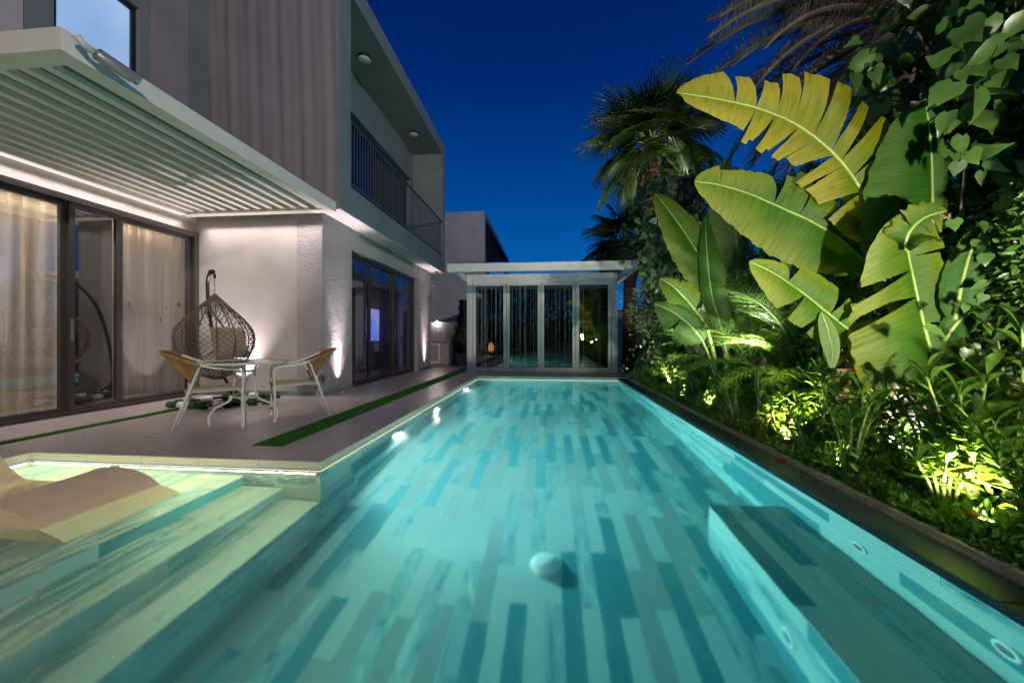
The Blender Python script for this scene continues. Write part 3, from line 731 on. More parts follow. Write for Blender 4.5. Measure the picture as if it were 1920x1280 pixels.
lamp('side_room_light', 'AREA', (-6.6, 9.2, 2.6), 45, (.75, .72, 1), (-6.2, 9.2, 0), .8)
for yy_ in (7.75, 10.1):                                 # pale door casings in the side room
    cs = MB().box(-7.99, yy_-.55, .012, -7.94, yy_-.45, 2.2).box(-7.99, yy_+.45, .012, -7.94, yy_+.55, 2.2).box(-7.99, yy_-.45, 2.1, -7.94, yy_+.45, 2.2)
    obj('door_casing', cs, M['white_paint'], H)

# fittings on the house
def ceiling_light(x, y, lab):
    t = thing('ceiling_light', lab, 'ceiling light', (x, y, 7.05), 'round lights under the balcony roof')
    obj('base', MB().lathe([(.15, -.0), (.15, -.035), (.14, -.05)], x, y, 28, 7.058), M['black'], t, True)
    obj('diffuser', MB().lathe([(.135, -.0501), (.12, -.068), (.001, -.074)], x, y, 28, 7.058), M['opal'], t, True)
ceiling_light(-3.95, 7.74, 'unlit round white ceiling light under the balcony roof, the nearer of two')
ceiling_light(-3.95, 10.74, 'unlit round white ceiling light under the balcony roof, the farther of two')
for (y, l) in ((6.52, 'small recessed uplight washing the combed pier nearest the table'), (11.35, 'small recessed uplight washing the combed pier by the outdoor sink')):
    t = thing('deck_uplight', l, 'uplight', (-3.74, y, 0))
    obj('bezel', MB().lathe([(.035, .0), (.035, .008), (.026, .010)], -3.74, y, 20, .001), M['steel'], t, True)
    obj('lens', MB().lathe([(.0255, .0085), (.001, .0105)], -3.74, y, 20, .001), M['spot_glass'], t)
t = thing('soffit_sensor', 'tiny dark round sensor under the far corner of the soffit', 'sensor', (-3.6, 11.9, 3.15))
obj('body', MB().lathe([(.05, 0), (.05, -.03), (.03, -.045)], -3.6, 11.9, 16, 3.149), M['black'], t, True)

def camera_bullet(p, aim, lab, s=1.0):
    p = Vector(p); d_ = (Vector(aim)-p).normalized(); up_ = Vector((0,0,1)); sd = d_.cross(up_).normalized()
    t = thing('security_camera', lab, 'security camera', p)
    obj('housing', MB().tube([p, p+d_*.01*s, p+d_*.22*s, p+d_*.235*s], [.03*s, .042*s, .042*s, .036*s], 18), M['steel'], t, True)
    obj('lens', MB().tube([p+d_*.236*s, p+d_*.242*s], [.028*s, .02*s], 16), M['black'], t, True)
    obj('visor', MB().tube([p+d_*.02*s+up_*.012*s, p+d_*.27*s+up_*.012*s], [.044*s, .044*s], 18, False), M['steel'], t, True)
    obj('bracket', MB().tube([p-d_*.005*s, p-d_*.06*s-sd*.0+up_*.01*s, p-d_*.10*s+up_*.045*s], [.022*s, .02*s, .03*s], 10), M['white_paint'], t, True)
    return t
camera_bullet((-3.40, 2.50, 3.14), (-3.22, 3.4, 3.00), 'silver bullet security camera on the near corner of the pergola')
camera_bullet((-3.76, 11.95, 2.70), (-3.3, 11.3, 2.66), 'small pale security camera on the end of the wall by the outdoor sink', .8)
camera_bullet((2.19, 9.52, 2.90), (2.25, 8.6, 2.84), 'silver bullet security camera on the right end of the pavilion canopy')

# ---------------- pergola with louvres
P = thing('pergola', 'cream louvred pergola roof fixed over the curtained door', 'pergola', (-4.8, 4.1, 3.1))
zp0, zp1 = 3.08, 3.245
obj('front_beam', MB().box(-6.19, 2.37, zp0, -3.5, 2.52, zp1), M['pergola'], P)
obj('outer_beam', MB().box(-3.64, 2.5202, zp0+.001, -3.501, 5.895, zp1+.005).box(-3.72, 2.522, zp0+.03, -3.641, 5.7498, zp0+.09), M['pergola'], P)
obj('wall_beam', MB().box(-6.19, 2.5202, zp0, -6.06, 5.895, zp1), M['pergola'], P)
obj('end_beam', MB().box(-6.058, 5.75, zp0, -3.6402, 5.892, zp1), M['pergola'], P)
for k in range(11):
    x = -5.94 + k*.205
    lv = obj('louvre', MB().box(x-.062, 2.53, zp0+.095, x+.140, 5.745, zp0+.113), M['louver_shade'], P)
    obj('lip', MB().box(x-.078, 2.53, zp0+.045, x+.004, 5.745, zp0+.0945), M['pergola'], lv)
obj('light_line', MB().box(-6.188, 2.54, zp0-.012, -6.10, 5.74, zp0-.001), M['led_pink'], P)

# ---------------- outdoor kitchen, back wall, neighbour
K = thing('outdoor_kitchen', 'small outdoor counter with a panelled cabinet and grey splashback', 'counter', (-4.0, 13.6, 0))
obj('worktop', MB().bev(-5.0, 13.3, .83, -3.45, 14.05, .88, .006), M['counter'], K)
obj('carcass', MB().box(-5.0, 13.36, .012, -3.47, 14.05, .829), M['cabinet'], K)
obj('splashback', MB().box(-5.0, 14.051, .012, -2.9, 14.12, 1.60), M['counter'], K)
for x0 in (-4.95, -4.42):
    dd = obj('cabinet_door', MB().box(x0, 13.335, .08, x0+.50, 13.359, .80), M['cabinet'], K)
    obj('rail', MB().box(x0, 13.328, .74, x0+.5, 13.3345, .80).box(x0, 13.328, .08, x0+.5, 13.3345, .14).box(x0, 13.328, .1402, x0+.06, 13.3345, .7398).box(x0+.44, 13.328, .1402, x0+.5, 13.3345, .7398), M['white_alu'], dd)
t = thing('sink_tap', 'tall curved steel tap standing on the outdoor counter', 'tap', (-3.98, 13.6, .88))
obj('spout', MB().tube([(-3.98, 13.7, .881), (-3.98, 13.7, 1.18), (-4.0, 13.66, 1.24), (-4.03, 13.6, 1.25), (-4.06, 13.55, 1.20), (-4.06, 13.54, 1.15)], .011, 10), M['steel'], t, True)
obj('base', MB().lathe([(.028, 0), (.024, .06), (.012, .065)], -3.98, 13.7, 16, .8805), M['steel'], t, True)
t = thing('wall_lamp', 'small lit cone lamp on top of the grey splashback', 'lamp', (-4.25, 14.05, 1.6))
obj('shade', MB().lathe([(.06, 0), (.02, .10), (.012, .11)], -4.25, 14.03, 16, 1.63), M['white_paint'], t, True)
obj('bulb', MB().lathe([(.045, -.01), (.04, .0), (.001, .002)], -4.25, 14.03, 16, 1.625), M['spot_glass'], t, True)
lamp('wall_lamp_light', 'POINT', (-4.25, 13.98, 1.60), 22, (1, .85, .75), None, .03)
nb = thing('neighbour_house', 'pale cubic neighbouring house rising behind the kitchen counter', 'house', (-6, 20, 0))
obj('wall', MB().box(-14, 18.2, 0, -3.10, 18.45, 7.24).box(-14, 18.45, 0, -3.5, 30, 3.5), M['wall'], nb)
obj('side_frame', MB().box(-3.40, 18.451, 6.95, -3.09, 29.5, 7.239).box(-3.4, 18.451, 3.4, -3.09, 29.5, 4.0).box(-3.4, 29.2, 4.0, -3.09, 29.5, 6.95), M['render_dark'], nb)
nw = obj('window', MB().box(-4.6, 19.5, 4.0, -4.55, 27, 6.4), M['night_glass'], nb)
obj('frame', MB().box(-4.55, 19.5, 4.0, -4.50, 19.6, 6.4).box(-4.55, 22, 4.0, -4.50, 22.1, 6.4).box(-4.55, 24.5, 4.0, -4.50, 24.6, 6.4), M['white_paint'], nw)
obj('recess_wall', MB().box(-4.8, 18.452, 3.5, -4.601, 29.4, 7.0).box(-14, 18.452, 7.0, -3.401, 29.4, 7.2), M['wall'], nb)
obj('roof', MB().box(-12, 21, 7.241, -6.35, 27, 8.6), M['frame_wall'], nb)
obj('railing', MB().box(-3.25, 18.46, 5.0, -3.21, 29.1, 5.04), M['rail'], nb)
for bx, l in (((-2.9, 14.6, -.03, 12, 14.8, 2.0), 'cream garden wall across the back behind the glass pavilion'),
              ((2.95, -4.5, -.05, 3.10, 13.4, 1.9), 'white rendered garden wall behind the planting bed'),
              ((-14, -7.2, -.05, 12, -7.0, 2.2), 'plain garden wall closing the near end of the plot')):
    t = thing('garden_wall', l, 'wall', ((bx[0]+bx[3])/2, (bx[1]+bx[4])/2, 0))
    obj('wall_face', MB().box(*bx), M['wall'], t)
    obj('wall_cap', MB().box(bx[0]-.03, bx[1]-.03, bx[5]+.001, bx[3]+.03, bx[4]+.03, bx[5]+.06), M['frame_wall'], t)

# ---------------- pavilion
PX0, PX1, PY = -2.40, 2.00, 10.95
V = thing('glass_pavilion', 'white framed glass pavilion with folding doors at the far end of the pool', 'pavilion', (-.2, 11, 0))
for (x0, x1) in ((PX0, PX0+.17), (PX1-.17, PX1)):
    obj('post', MB().box(x0, PY, 0.001, x1, PY+.16, 2.698), M['white_alu'], V)
    obj('post', MB().box(x0, 13.9, 0.001, x1, 14.05, 2.66), M['white_alu'], V)
obj('header', MB().box(PX0, PY-.002, 2.70, PX1, PY+.17, 2.872), M['white_alu'], V)
obj('canopy_beam', MB().box(-2.55, 9.30, 2.67, 2.20, 9.42, 2.875), M['white_alu'], V, label='front beam of the open canopy over the pool edge')
obj('canopy_beam', MB().box(-2.55, 9.421, 2.67, -2.42, 14.05, 2.874), M['white_alu'], V)
obj('canopy_beam', MB().box(2.07, 9.421, 2.67, 2.20, 14.05, 2.874), M['white_alu'], V)
obj('roof', MB().box(-2.399, 11.125, 2.825, 1.999, 14.05, 2.868), M['white_alu'], V)
obj('sill', MB().box(PX0+.171, PY+.02, .001, PX1-.171, PY+.12, .035), M['white_alu'], V)
obj('door_head', MB().box(PX0+.171, PY+.02, 2.62, PX1-.171, PY+.12, 2.699), M['white_alu'], V)
obj('side_wall', MB().box(PX0+.02, 11.12, .001, PX0+.06, 13.89, 2.82).box(PX1-.06, 11.12, .001, PX1-.02, 13.89, 2.82).box(PX0, 14.051, .0, PX1, 14.1, 2.82), plain('dark_lining', (.06, .05, .045), .6), V)
obj('floor', MB().box(PX0+.07, 11.13, -.01, PX1-.07, 13.88, .012), M['tile'], V)
dx0, dx1 = PX0+.175, PX1-.175; dw = (dx1-dx0)/4
for k in range(4):
    a, c = dx0+k*dw+.008, dx0+(k+1)*dw-.008; s = .085; y = PY+.03
    f = obj('folding_door', MB().box(a, y, .04, c, y+.05, .04+s).box(a, y, 2.615-s, c, y+.05, 2.615).box(a, y, .04+s, a+s, y+.05, 2.615-s).box(c-s, y, .04+s, c, y+.05, 2.615-s), M['white_alu'], V)
    obj('pane', MB().box(a+s, y+.02, .04+s, c-s, y+.028, 2.615-s), M['glass_pav'], f)
    obj('gasket', MB().box(a+s, y+.004, .04+s, a+s+.008, y+.018, 2.615-s).box(c-s-.008, y+.004, .04+s, c-s, y+.018, 2.615-s).box(a+s+.008, y+.004, 2.607-s, c-s-.008, y+.018, 2.615-s).box(a+s+.008, y+.004, .04+s, c-s-.008, y+.018, .048+s), M['black'], f)
    hx = a+.03 if k in (1,) else c-.03
    obj('handle', MB().box(hx-.012, y-.03, 1.02, hx+.012, y-.001, 1.16), M['steel'], f)
# a warm corner inside: bench table with lamp
t = thing('lantern', 'glowing pierced lantern inside the pavilion near its left side', 'lantern', (-1.86, 12.2, .55))
b = MB()
for k in range(12):
    a = k*math.pi/6; b.tube([(-1.86+.16*math.cos(a)*q, 12.2+.16*math.sin(a)*q, .5+z) for q, z in ((.6, 0), (1, .12), (1, .26), (.55, .40))], .012, 5)
obj('cage', b, M['wicker'], t); obj('glow', MB().lathe([(.05, 0), (.09, .08), (.09, .2), (.04, .3)], -1.86, 12.2, 16, .54), emit('lantern_glow', (1, .42, .12), 2.2), t, True)
t = thing('side_table', 'low dark wooden table inside the pavilion carrying the lantern', 'table', (-1.7, 12.2, 0))
obj('top', MB().bev(-2.1, 11.9, .44, -1.2, 12.6, .499), M['bark'], t)
for (x_, y_) in ((-2.06, 11.94), (-1.24, 11.94), (-2.06, 12.56), (-1.24, 12.56)): obj('leg', MB().box(x_-.025, y_-.025, .013, x_+.025, y_+.025, .44), M['bark'], t)
# rain curtain falling from the canopy beam
t = thing('rain_curtain', 'thin threads of falling water in front of the pavilion doors', 'water feature', (-.2, 9.36, 2.62))
r_ = random.Random(4); b0 = None
for k in range(46):
    x = -2.1 + 3.4*k/45 + r_.uniform(-.04, .04) if k < 40 else r_.uniform(-1.9, .9); rr = r_.uniform(.0015, .0036)
    pts = [(x + r_.uniform(-.003, .003), 9.36 + r_.uniform(-.003, .003), z) for z in np.linspace(2.67, WZ+.002, 7)]
    obj('water_thread', MB().tube(pts, [rr*.9]*4 + [rr*.7, rr*.6, rr*.8], 5), M['fall'], t, True)
b = MB()
for k in range(60): b.box(-2.2+.07*k, 9.34, 2.655, -2.19+.07*k, 9.38, 2.6698)
o = obj('nozzle', b, M['steel'], t); o['kind'] = 'stuff'
# ================================================================== FURNITURE
# ---------------- hanging egg chair
EC = Vector((-4.80, 4.97, 0))
S = thing('egg_chair_stand', 'dark curved metal stand with turf wrapped feet beneath the hanging chair', 'stand', (-5.1, 5.4, 0))
pole = [(-5.10, 5.62, .06), (-5.22, 5.52, .5), (-5.26, 5.42, 1.0), (-5.22, 5.30, 1.5), (-5.10, 5.16, 1.80), (-4.98, 5.06, 1.92), (-4.86, 4.98, 1.95)]
def smooth_path(pts, n=6):
    pts = [Vector(p) for p in pts]; out = []
    for i in range(len(pts)-1):
        p0, p1, p2, p3 = pts[max(i-1, 0)], pts[i], pts[i+1], pts[min(i+2, len(pts)-1)]
        for k in range(n):
            t = k/n; out.append(.5*((2*p1) + (p2-p0)*t + (2*p0-5*p1+4*p2-p3)*t*t + (3*p1-p0-3*p2+p3)*t**3))
    out.append(pts[-1]); return out
obj('pole', MB().tube(smooth_path(pole), .024, 12), M['black'], S, True)
obj('end_cap', MB().tube([(-4.88, 4.99, 1.95), (-4.82, 4.955, 1.95)], .036, 14), M['black'], S, True)
obj('socket', MB().tube([(-5.06, 5.66, .03), (-5.14, 5.585, .26)], [.05, .036], 12), M['black'], S, True)
obj('brace', MB().tube([(-5.14, 5.56, .22), (-5.0, 5.42, .05)], .016, 8), M['black'], S)
M['turfwrap'] = plain('turf_wrap', (.03, .10, .02), .95, 0, .5, 80, 1.0, 260)
arms = [[(-5.08, 5.64, .06), (-5.3, 5.15, .05), (-5.42, 4.85, .05)], [(-5.08, 5.64, .06), (-4.78, 5.25, .05), (-4.5, 5.10, .05), (-4.18, 5.30, .05)],
        [(-5.42, 4.85, .05), (-5.0, 4.78, .05), (-4.66, 4.86, .05), (-4.5, 5.10, .05)], [(-5.08, 5.64, .06), (-4.70, 5.70, .05), (-4.3, 5.62, .05)]]
for a in arms:
    sp_ = smooth_path(a, 8); obj('foot_tube', MB().tube(sp_, .024, 10), M['black'], S, True)
    i = 1; k = 0
    while i < len(sp_)-2:
        seg = sp_[i:i+3]
        obj('turf_wrap' if k % 3 != 1 else 'white_wrap', MB().tube(seg, [.046 + .006*(k % 2)]*len(seg), 12), M['turfwrap'] if k % 3 != 1 else M['ring'], S, True)
        i += 3 if k % 3 else 4; k += 1
E_ = thing('egg_chair', 'grey brown wicker egg chair hanging from its stand', 'hanging chair', (EC.x, EC.y, 1.0))
def egg(th, u):
    """u 0 bottom .. 1 top; point on the teardrop"""
    z = .40 + 1.23*u
    prof = [(0, .05), (.05, .20), (.13, .34), (.25, .47), (.38, .55), (.48, .57), (.58, .545), (.70, .43), (.82, .26), (.92, .12), (1, .012)]
    for (a, ra), (b_, rb) in zip(prof, prof[1:]):
        if u <= b_: r = ra + (rb-ra)*(u-a)/(b_-a); break
    return Vector((EC.x + .04*(1-u) + r*.84*math.cos(th), EC.y + r*.80*math.sin(th), z))
open_c = math.radians(172)                              # opening faces the door
def is_open(th, u):
    d_ = (th-open_c+math.pi) % (2*math.pi) - math.pi
    return abs(d_) < .95*math.sin(max(0, min(1, (u-.22)/.66))*math.pi)**.6 if .22 < u < .88 else False
b = MB(); NC = 34; rows_ = 30
for j in range(rows_):                                 # honeycomb cells
    for i in range(NC):
        u0, u1 = (j+.0)/rows_*.97+.01, (j+1.0)/rows_*.97+.01
        off = .5 if j % 2 else 0
        th0 = 2*math.pi*(i+off)/NC; d_ = 2*math.pi/NC
        mid = lambda t, u: egg(t, u)
        if is_open(th0, (u0+u1)/2): continue
        um = u0 + (u1-u0)*.38
        jx = random.uniform(-.02, .02)
        b.tube([mid(th0, u0), mid(th0+jx*.3, um)], .0042, 4, False)
        b.tube([mid(th0, um), mid(th0-d_/2, u1)], .0042, 4, False)
        b.tube([mid(th0, um), mid(th0+d_/2, u1)], .0042, 4, False)
o = obj('wicker_mesh', b, M['wicker'], E_)
for k in range(14):
    th = 2*math.pi*(k+.2)/14
    if k in (5, 6, 7): continue
    obj('rib', MB().tube([egg(th, u) for u in np.linspace(.0, 1, 22)], .009, 6), M['wicker'], E_, True)
rim = []
for k in range(41):
    u = .22 + .66*(.5-.5*math.cos(math.pi*k/40)); rim.append(egg(open_c - .95*max(0, math.sin((u-.22)/.66*math.pi))**.6, u))
for k in range(41):
    u = .88 - .66*(.5-.5*math.cos(math.pi*k/40)); rim.append(egg(open_c + .95*max(0, math.sin((u-.22)/.66*math.pi))**.6, u))
obj('rim', MB().tube(rim, .016, 8), M['wicker'], E_, True)
b = MB()
for k in range(26):                                    # loose hanging fibres on the left side
    th = math.radians(random.uniform(185, 260)); u = random.uniform(.35, .95); p = egg(th, u)*1.0
    b.tube([p, p+Vector((random.uniform(-.02, .02), 0, -random.uniform(.08, .3)))], .004, 4, False)
o = obj('loose_strands', b, M['wicker'], E_); o['kind'] = 'stuff'
ch = []
for k in range(9):
    z = 1.64 + k*.025
    pts = [(-4.80 + .008*math.cos(a)*(k % 2), 4.97 + .008*math.cos(a)*(1-k % 2), z+.016*math.sin(a)) for a in np.linspace(0, 2*math.pi, 11)]
    obj('chain_link', MB().tube(pts, .003, 5), M['steel'], E_, True)
obj('spring', MB().tube([(-4.80, 4.97, 1.86), (-4.80, 4.97, 1.92)], .016, 10), M['black'], E_, True)
def cushion(c, sx, sy, sz, rx=0, rz=0, n=14):
    b = MB(); rows = []
    Mx = Matrix.Translation(c) @ Matrix.Rotation(rz, 4, 'Z') @ Matrix.Rotation(rx, 4, 'X')
    for side in (1, -1):
        g = []
        for i in range(n+1):
            row = []
            for j in range(n+1):
                a, q = i/n*2-1, j/n*2-1
                h = sz * max(0, (1-a**4)*(1-q**4))**.5 * (1 + .06*math.sin(5*a+3*q))
                pin = 1 - .07*(abs(a*q))
                row.append(Mx @ Vector((sx*a*(1-.05*(1-q*q)), sy*q*(1-.05*(1-a*a)), side*h)))
            g.append(row if side == 1 else row[::-1])
        b.grid(g)
    return b
cu = thing('seat_cushion', 'flat brown seat cushion lying in the egg chair', 'cushion', (-4.75, 4.97, .62))
obj('cover', cushion((-4.76, 4.97, .62), .30, .28, .09), M['cushion'], cu, True)
cu = thing('back_cushion', 'square brown scatter cushion leaning in the egg chair', 'cushion', (-4.6, 5.1, .85))
obj('cover', cushion((-4.58, 4.99, .93), .24, .24, .08, R(72), R(78)), M['cushion'], cu, True)

# ---------------- rattan armchairs
def armchair(lab):
    t = thing('armchair', lab, 'chair', (0,0,0), 'rattan armchairs at the table')
    for s in (1, -1):
        y = s*.235
        arm = smooth_path([(.27, y, 0.0), (.27, y, .30), (.275, y, .58), (.235, y, .640), (.14, y, .655), (0, y*1.02, .675), (-.14, y*1.04, .725), (-.30, y*1.04, .80)], 5)
        obj('arm_tube', MB().tube(arm, .0135, 10), M['white_paint'], t, True)
        obj('leg', MB().tube([(-.335, y*1.0, 0), (-.10, y*1.02, .69)], .0135, 10), M['white_paint'], t, True)
        obj('foot_cap', MB().tube([(.27, y, 0), (.27, y, .02)], .0155, 10), M['ring'], t)
        obj('side_rail', MB().tube([(.27, y, .425), (-.19, y, .42)], .011, 8), M['white_paint'], t, True)
    obj('cross_rail', MB().tube([(.27, -.235, .42), (.27, .235, .42)], .011, 8).tube([(-.19, -.235, .42), (-.19, .235, .42)], .011, 8), M['white_paint'], t, True)
    # woven seat
    rows = [[(.285 - .5*i/26, -.24 + .48*j/16, .445 + .006*(1 if (i+j) % 2 else -1) - .012*math.sin(math.pi*j/16)) for j in range(17)] for i in range(27)]
    b = MB().grid(rows); st = obj('seat', b, M['beige_weave'], t, False)
    b2 = MB().box(-.22, -.245, .415, .29, -.2301, .452).box(-.22, .2301, .415, .29, .245, .452).box(.28, -.23, .41, .294, .23, .45).box(-.226, -.23, .415, -.212, .23, .45)
    obj('seat_edge', b2, M['beige_weave'], t)
    # wrapped back: cone of cords from the rim to the seat rear
    rim_ = smooth_path([(-.10, -.262, .70), (-.25, -.262, .775), (-.38, -.20, .83), (-.44, 0, .85), (-.38, .20, .83), (-.25, .262, .775), (-.10, .262, .70)], 8)
    obj('back_rim', MB().tube(rim_, .016, 8), M['rattan'], t, True)
    b = MB(); K = len(rim_)
    low = [Vector((-.20 + .03*math.sin(math.pi*i/(K-1)), -.15 + .30*i/(K-1), .50)) for i in range(K)]
    for i in range(K-1):
        for q in (0,):
            p = rim_[i].lerp(rim_[i+1], q); l_ = low[i].lerp(low[i+1], q)
            mid_ = p.lerp(l_, .5) + Vector((-.015, 0, -.01))
            b.tube([p, mid_, l_], .0058, 5, False)
    obj('woven_back', b, M['rattan'], t)
    rows = [[rim_[i].lerp(low[i], f) + Vector((.004, 0, 0)) for f in (0, .5, 1)] for i in range(K)]
    obj('back_lining', MB().grid(rows), M['rattan_dark'], t)
    obj('back_post', MB().tube([(-.19, -.14, .42), (-.20, -.15, .52)], .011, 8).tube([(-.19, .14, .42), (-.20, .15, .52)], .011, 8), M['white_paint'], t)
    return t
c1 = armchair('rattan backed white armchair on the left of the glass table'); c1.location = (-3.78, 3.90, 0); c1.rotation_euler = (0,0, math.atan2(.39, .46))
c2 = copy_tree(c1); c2['label'] = 'rattan backed white armchair on the right of the glass table'
c2.location = (-3.20, 4.52, 0); c2.rotation_euler = (0,0, math.atan2(-.40, -.44))

t = thing('garden_table', 'round glass topped white table between two rattan armchairs', 'table', (-3.6, 4.13, 0))
tx, ty = -3.60, 4.13
obj('glass_top', MB().lathe([(.43, 0), (.445, .002), (.445, .006), (.43, .008)], tx, ty, 48, .712), M['glass_table'], t, True)
b = MB().lathe([(.44, -.012), (.456, -.012), (.458, .004), (.452, .010), (.446, .010), (.446, 0)], tx, ty, 48, .712); b.f = b.f[:-2]
obj('top_rim', b, M['white_paint'], t, True)
for a in (40, 130, 220, 310):
    c_, s_ = math.cos(R(a)), math.sin(R(a))
    obj('leg', MB().tube(smooth_path([(tx+.33*c_, ty+.33*s_, 0), (tx+.33*c_, ty+.33*s_, .10), (tx+.27*c_, ty+.27*s_, .19), (tx+.13*c_, ty+.13*s_, .28), (tx+.10*c_, ty+.10*s_, .45), (tx+.11*c_, ty+.11*s_, .66), (tx+.2*c_, ty+.2*s_, .695), (tx+.42*c_, ty+.42*s_, .70)], 5), .0125, 9), M['white_paint'], t, True)
b = MB()
for z in (.30, .60):
    b.tube([(tx+.10*math.cos(a), ty+.10*math.sin(a), z) for a in np.linspace(0, 2*math.pi, 21)], .008, 6, False)
obj('brace_ring', b, M['white_paint'], t, True)

# ---------------- in-pool lounger
prof = [(-2.69, -.262), (-2.77, -.175), (-2.84, -.105), (-2.94, -.035), (-3.08, .012), (-3.23, .030), (-3.36, .012), (-3.48, -.035), (-3.60, -.085), (-3.71, -.118), (-3.85, -.122), (-3.98, -.10), (-4.08, -.05), (-4.20, .06), (-4.34, .22), (-4.47, .36)]
pp = [Vector((p[0], 0, p[1])) for p in prof]; sp_ = smooth_path(pp, 4)
b = MB(); ny = 10; ya, yb = 1.84, 2.50; th_ = .05
def ring(p, y): return (p.x, y, p.z)
tops = [[(p.x, ya + (yb-ya)*j/ny, p.z + .010*(abs(2*j/ny-1)**3)) for j in range(ny+1)] for p in sp_]
b.grid([r[::-1] for r in tops])
bots = [[(p.x, ya + (yb-ya)*j/ny, max(p.z-th_, -.268) if True else 0) for j in range(ny+1)] for p in sp_]
# hollow shell: skirt walls down to the ledge under the wave
for side in (0, ny):
    rows = [[tops[i][side], (tops[i][side][0], tops[i][side][1], -.268 if sp_[i].x > -4.05 else tops[i][side][2]-.07)] for i in range(len(tops))]
    b.grid(rows if side == 0 else [r[::-1] for r in rows])
b.grid([[r[0], (r[0][0]-.0, r[0][1], r[0][2]-.07)] for r in [tops[-1], tops[-1]]])
b.add([tops[-1][0], tops[-1][-1], (tops[-1][-1][0]+.03, yb, tops[-1][-1][2]-.07), (tops[-1][0][0]+.03, ya, tops[-1][0][2]-.07)], [(0,1,2,3)])
t = thing('pool_lounger', 'beige wave shaped lounger standing in the shallow water of the ledge', 'lounger', (-3.6, 2.2, -.27))
obj('shell', b, M['lounger'], t, True)

# ---------------- topiary in pot
def leafcloud(name, P, D, Nn, S, tmpl, F, mat, parent, kind='stuff', **kw):
    P = np.asarray(P); n = len(P)
    D = D/np.linalg.norm(D, axis=1, keepdims=True); B = np.cross(Nn, D); B /= np.linalg.norm(B, axis=1, keepdims=True)+1e-9; Nn = np.cross(D, B)
    T = np.asarray(tmpl)[None]; S = np.asarray(S).reshape(-1, 1, 1)
    Vv = P[:, None] + S*(T[..., 0:1]*D[:, None] + T[..., 1:2]*B[:, None] + T[..., 2:3]*Nn[:, None])
    F = np.asarray(F); FF = (F[None] + (np.arange(n)*T.shape[1])[:, None, None]).reshape(-1, F.shape[1])
    o = obj(name, arrmesh(name, Vv.reshape(-1, 3), FF), mat, parent)
    if kind: o['kind'] = kind
    return o
OV = [(0,0,0), (.3,.2,.05), (.3,-.2,.05), (.5,0,-.02), (.7,.17,.02), (.7,-.17,.02), (1,0,-.08)]
OVF = [(0,2,3), (0,3,1), (2,5,3), (1,3,4), (5,6,3), (3,6,4)]
DI = [(0,0,0), (.5,.22,.06), (.5,-.22,.06), (1,0,-.05)]; DIF = [(0,2,1), (2,3,1)]
HE = [(0,0,0), (-.16,.22,.03), (.02,.42,.02), (.30,.46,-.02), (.60,.30,-.04), (.84,.11,-.07), (1.02,0,-.12), (.84,-.11,-.07), (.60,-.30,-.04), (.30,-.46,-.02), (.02,-.42,.02), (-.16,-.22,.03), (.35,0,-.07), (.7,0,-.08)]
HEF = [(0,12,1), (1,12,2), (2,12,3), (3,12,13), (3,13,4), (4,13,5), (5,13,6), (6,13,7), (7,13,8), (8,13,9), (9,13,12), (9,12,10), (10,12,11), (11,12,0)]
def rdir(n, up=0.0, flat=1.0):
    d = rng.normal(0, 1, (n, 3)); d[:, 2] = d[:, 2]*flat + up; return d/np.linalg.norm(d, axis=1, keepdims=True)

t = thing('topiary', 'tall narrow evergreen shrub beside the outdoor kitchen', 'plant', (-3.05, 13.35, .45))
obj('stem', MB().tube([(-3.05, 13.35, .38), (-3.04, 13.36, 1.6), (-3.05, 13.34, 2.25)], [.03, .02, .008], 8), M['bark'], t)
n = 5200; z = rng.uniform(.42, 2.35, n); rad = np.where(z < 1.35, .36, .17) * rng.uniform(.3, 1, n)**.5 * (1 + .25*np.sin(z*9)); rad = np.where(z > 2.1, rad*.55, rad); a = rng.uniform(0, 6.283, n)
Pp = np.stack([-3.05 + rad*np.cos(a), 13.35 + rad*np.sin(a), z], 1); D = np.stack([np.cos(a), np.sin(a), .6+0*a], 1) + rng.normal(0, .5, (n, 3))
leafcloud('foliage', Pp, D, rdir(n, .6), rng.uniform(.05, .085, n), OV, OVF, M['topiary'], t)
t = thing('plant_pot', 'tapered grey pot holding the narrow evergreen shrub', 'pot', (-3.05, 13.35, 0))
obj('body', MB().lathe([(.20, .012), (.27, .40), (.285, .44), (.265, .44), (.26, .40)], -3.05, 13.35, 28), M['pot'], t, True)
obj('soil', MB().lathe([(.255, .385), (.001, .39)], -3.05, 13.35, 20), M['soil'], t)
# indoor plant behind the curtain
t = thing('indoor_plant', 'leafy house plant in silhouette behind the curtain next to the egg chair', 'plant', (-6.95, 5.45, 0))
for k in range(7):
    a = k*.9; obj('stem', MB().tube([(-6.95, 5.45, .3), (-6.95+.10*math.cos(a), 5.45+.12*math.sin(a), .9), (-6.95+.18*math.cos(a), 5.45+.30*math.sin(a), 1.3+.06*k)], .012, 6), M['bark'], t)
n = 420; Pp = rng.normal(0, 1, (n, 3))*[.16, .26, .22] + [-6.95, 5.45, 1.35]
leafcloud('foliage', Pp, rdir(n), rdir(n, .5), rng.uniform(.08, .16, n), OV, OVF, M['topiary'], t)
obj('pot', MB().lathe([(.16, .012), (.2, .35), (.18, .35)], -6.95, 5.45, 20), M['black'], t)
# street lamp (its glow also shows in the glass)
t = thing('street_lamp', 'tall street lamp beyond the garden wall', 'street lamp', (7.5, -9, 0))
obj('column', MB().tube([(8.6, -9, -.07), (8.6, -9, 6.4), (8.4, -9, 6.75), (7.7, -9, 6.8)], [.08, .06, .05, .05], 10), M['grey_alu'], t, True)
obj('head', MB().box(7.2, -9.12, 6.76, 7.75, -8.88, 6.84), M['grey_alu'], t)
obj('lens', MB().box(7.25, -9.08, 6.74, 7.65, -8.92, 6.759), emit('street_lamp_glass', (1, .9, .8), 20), t)
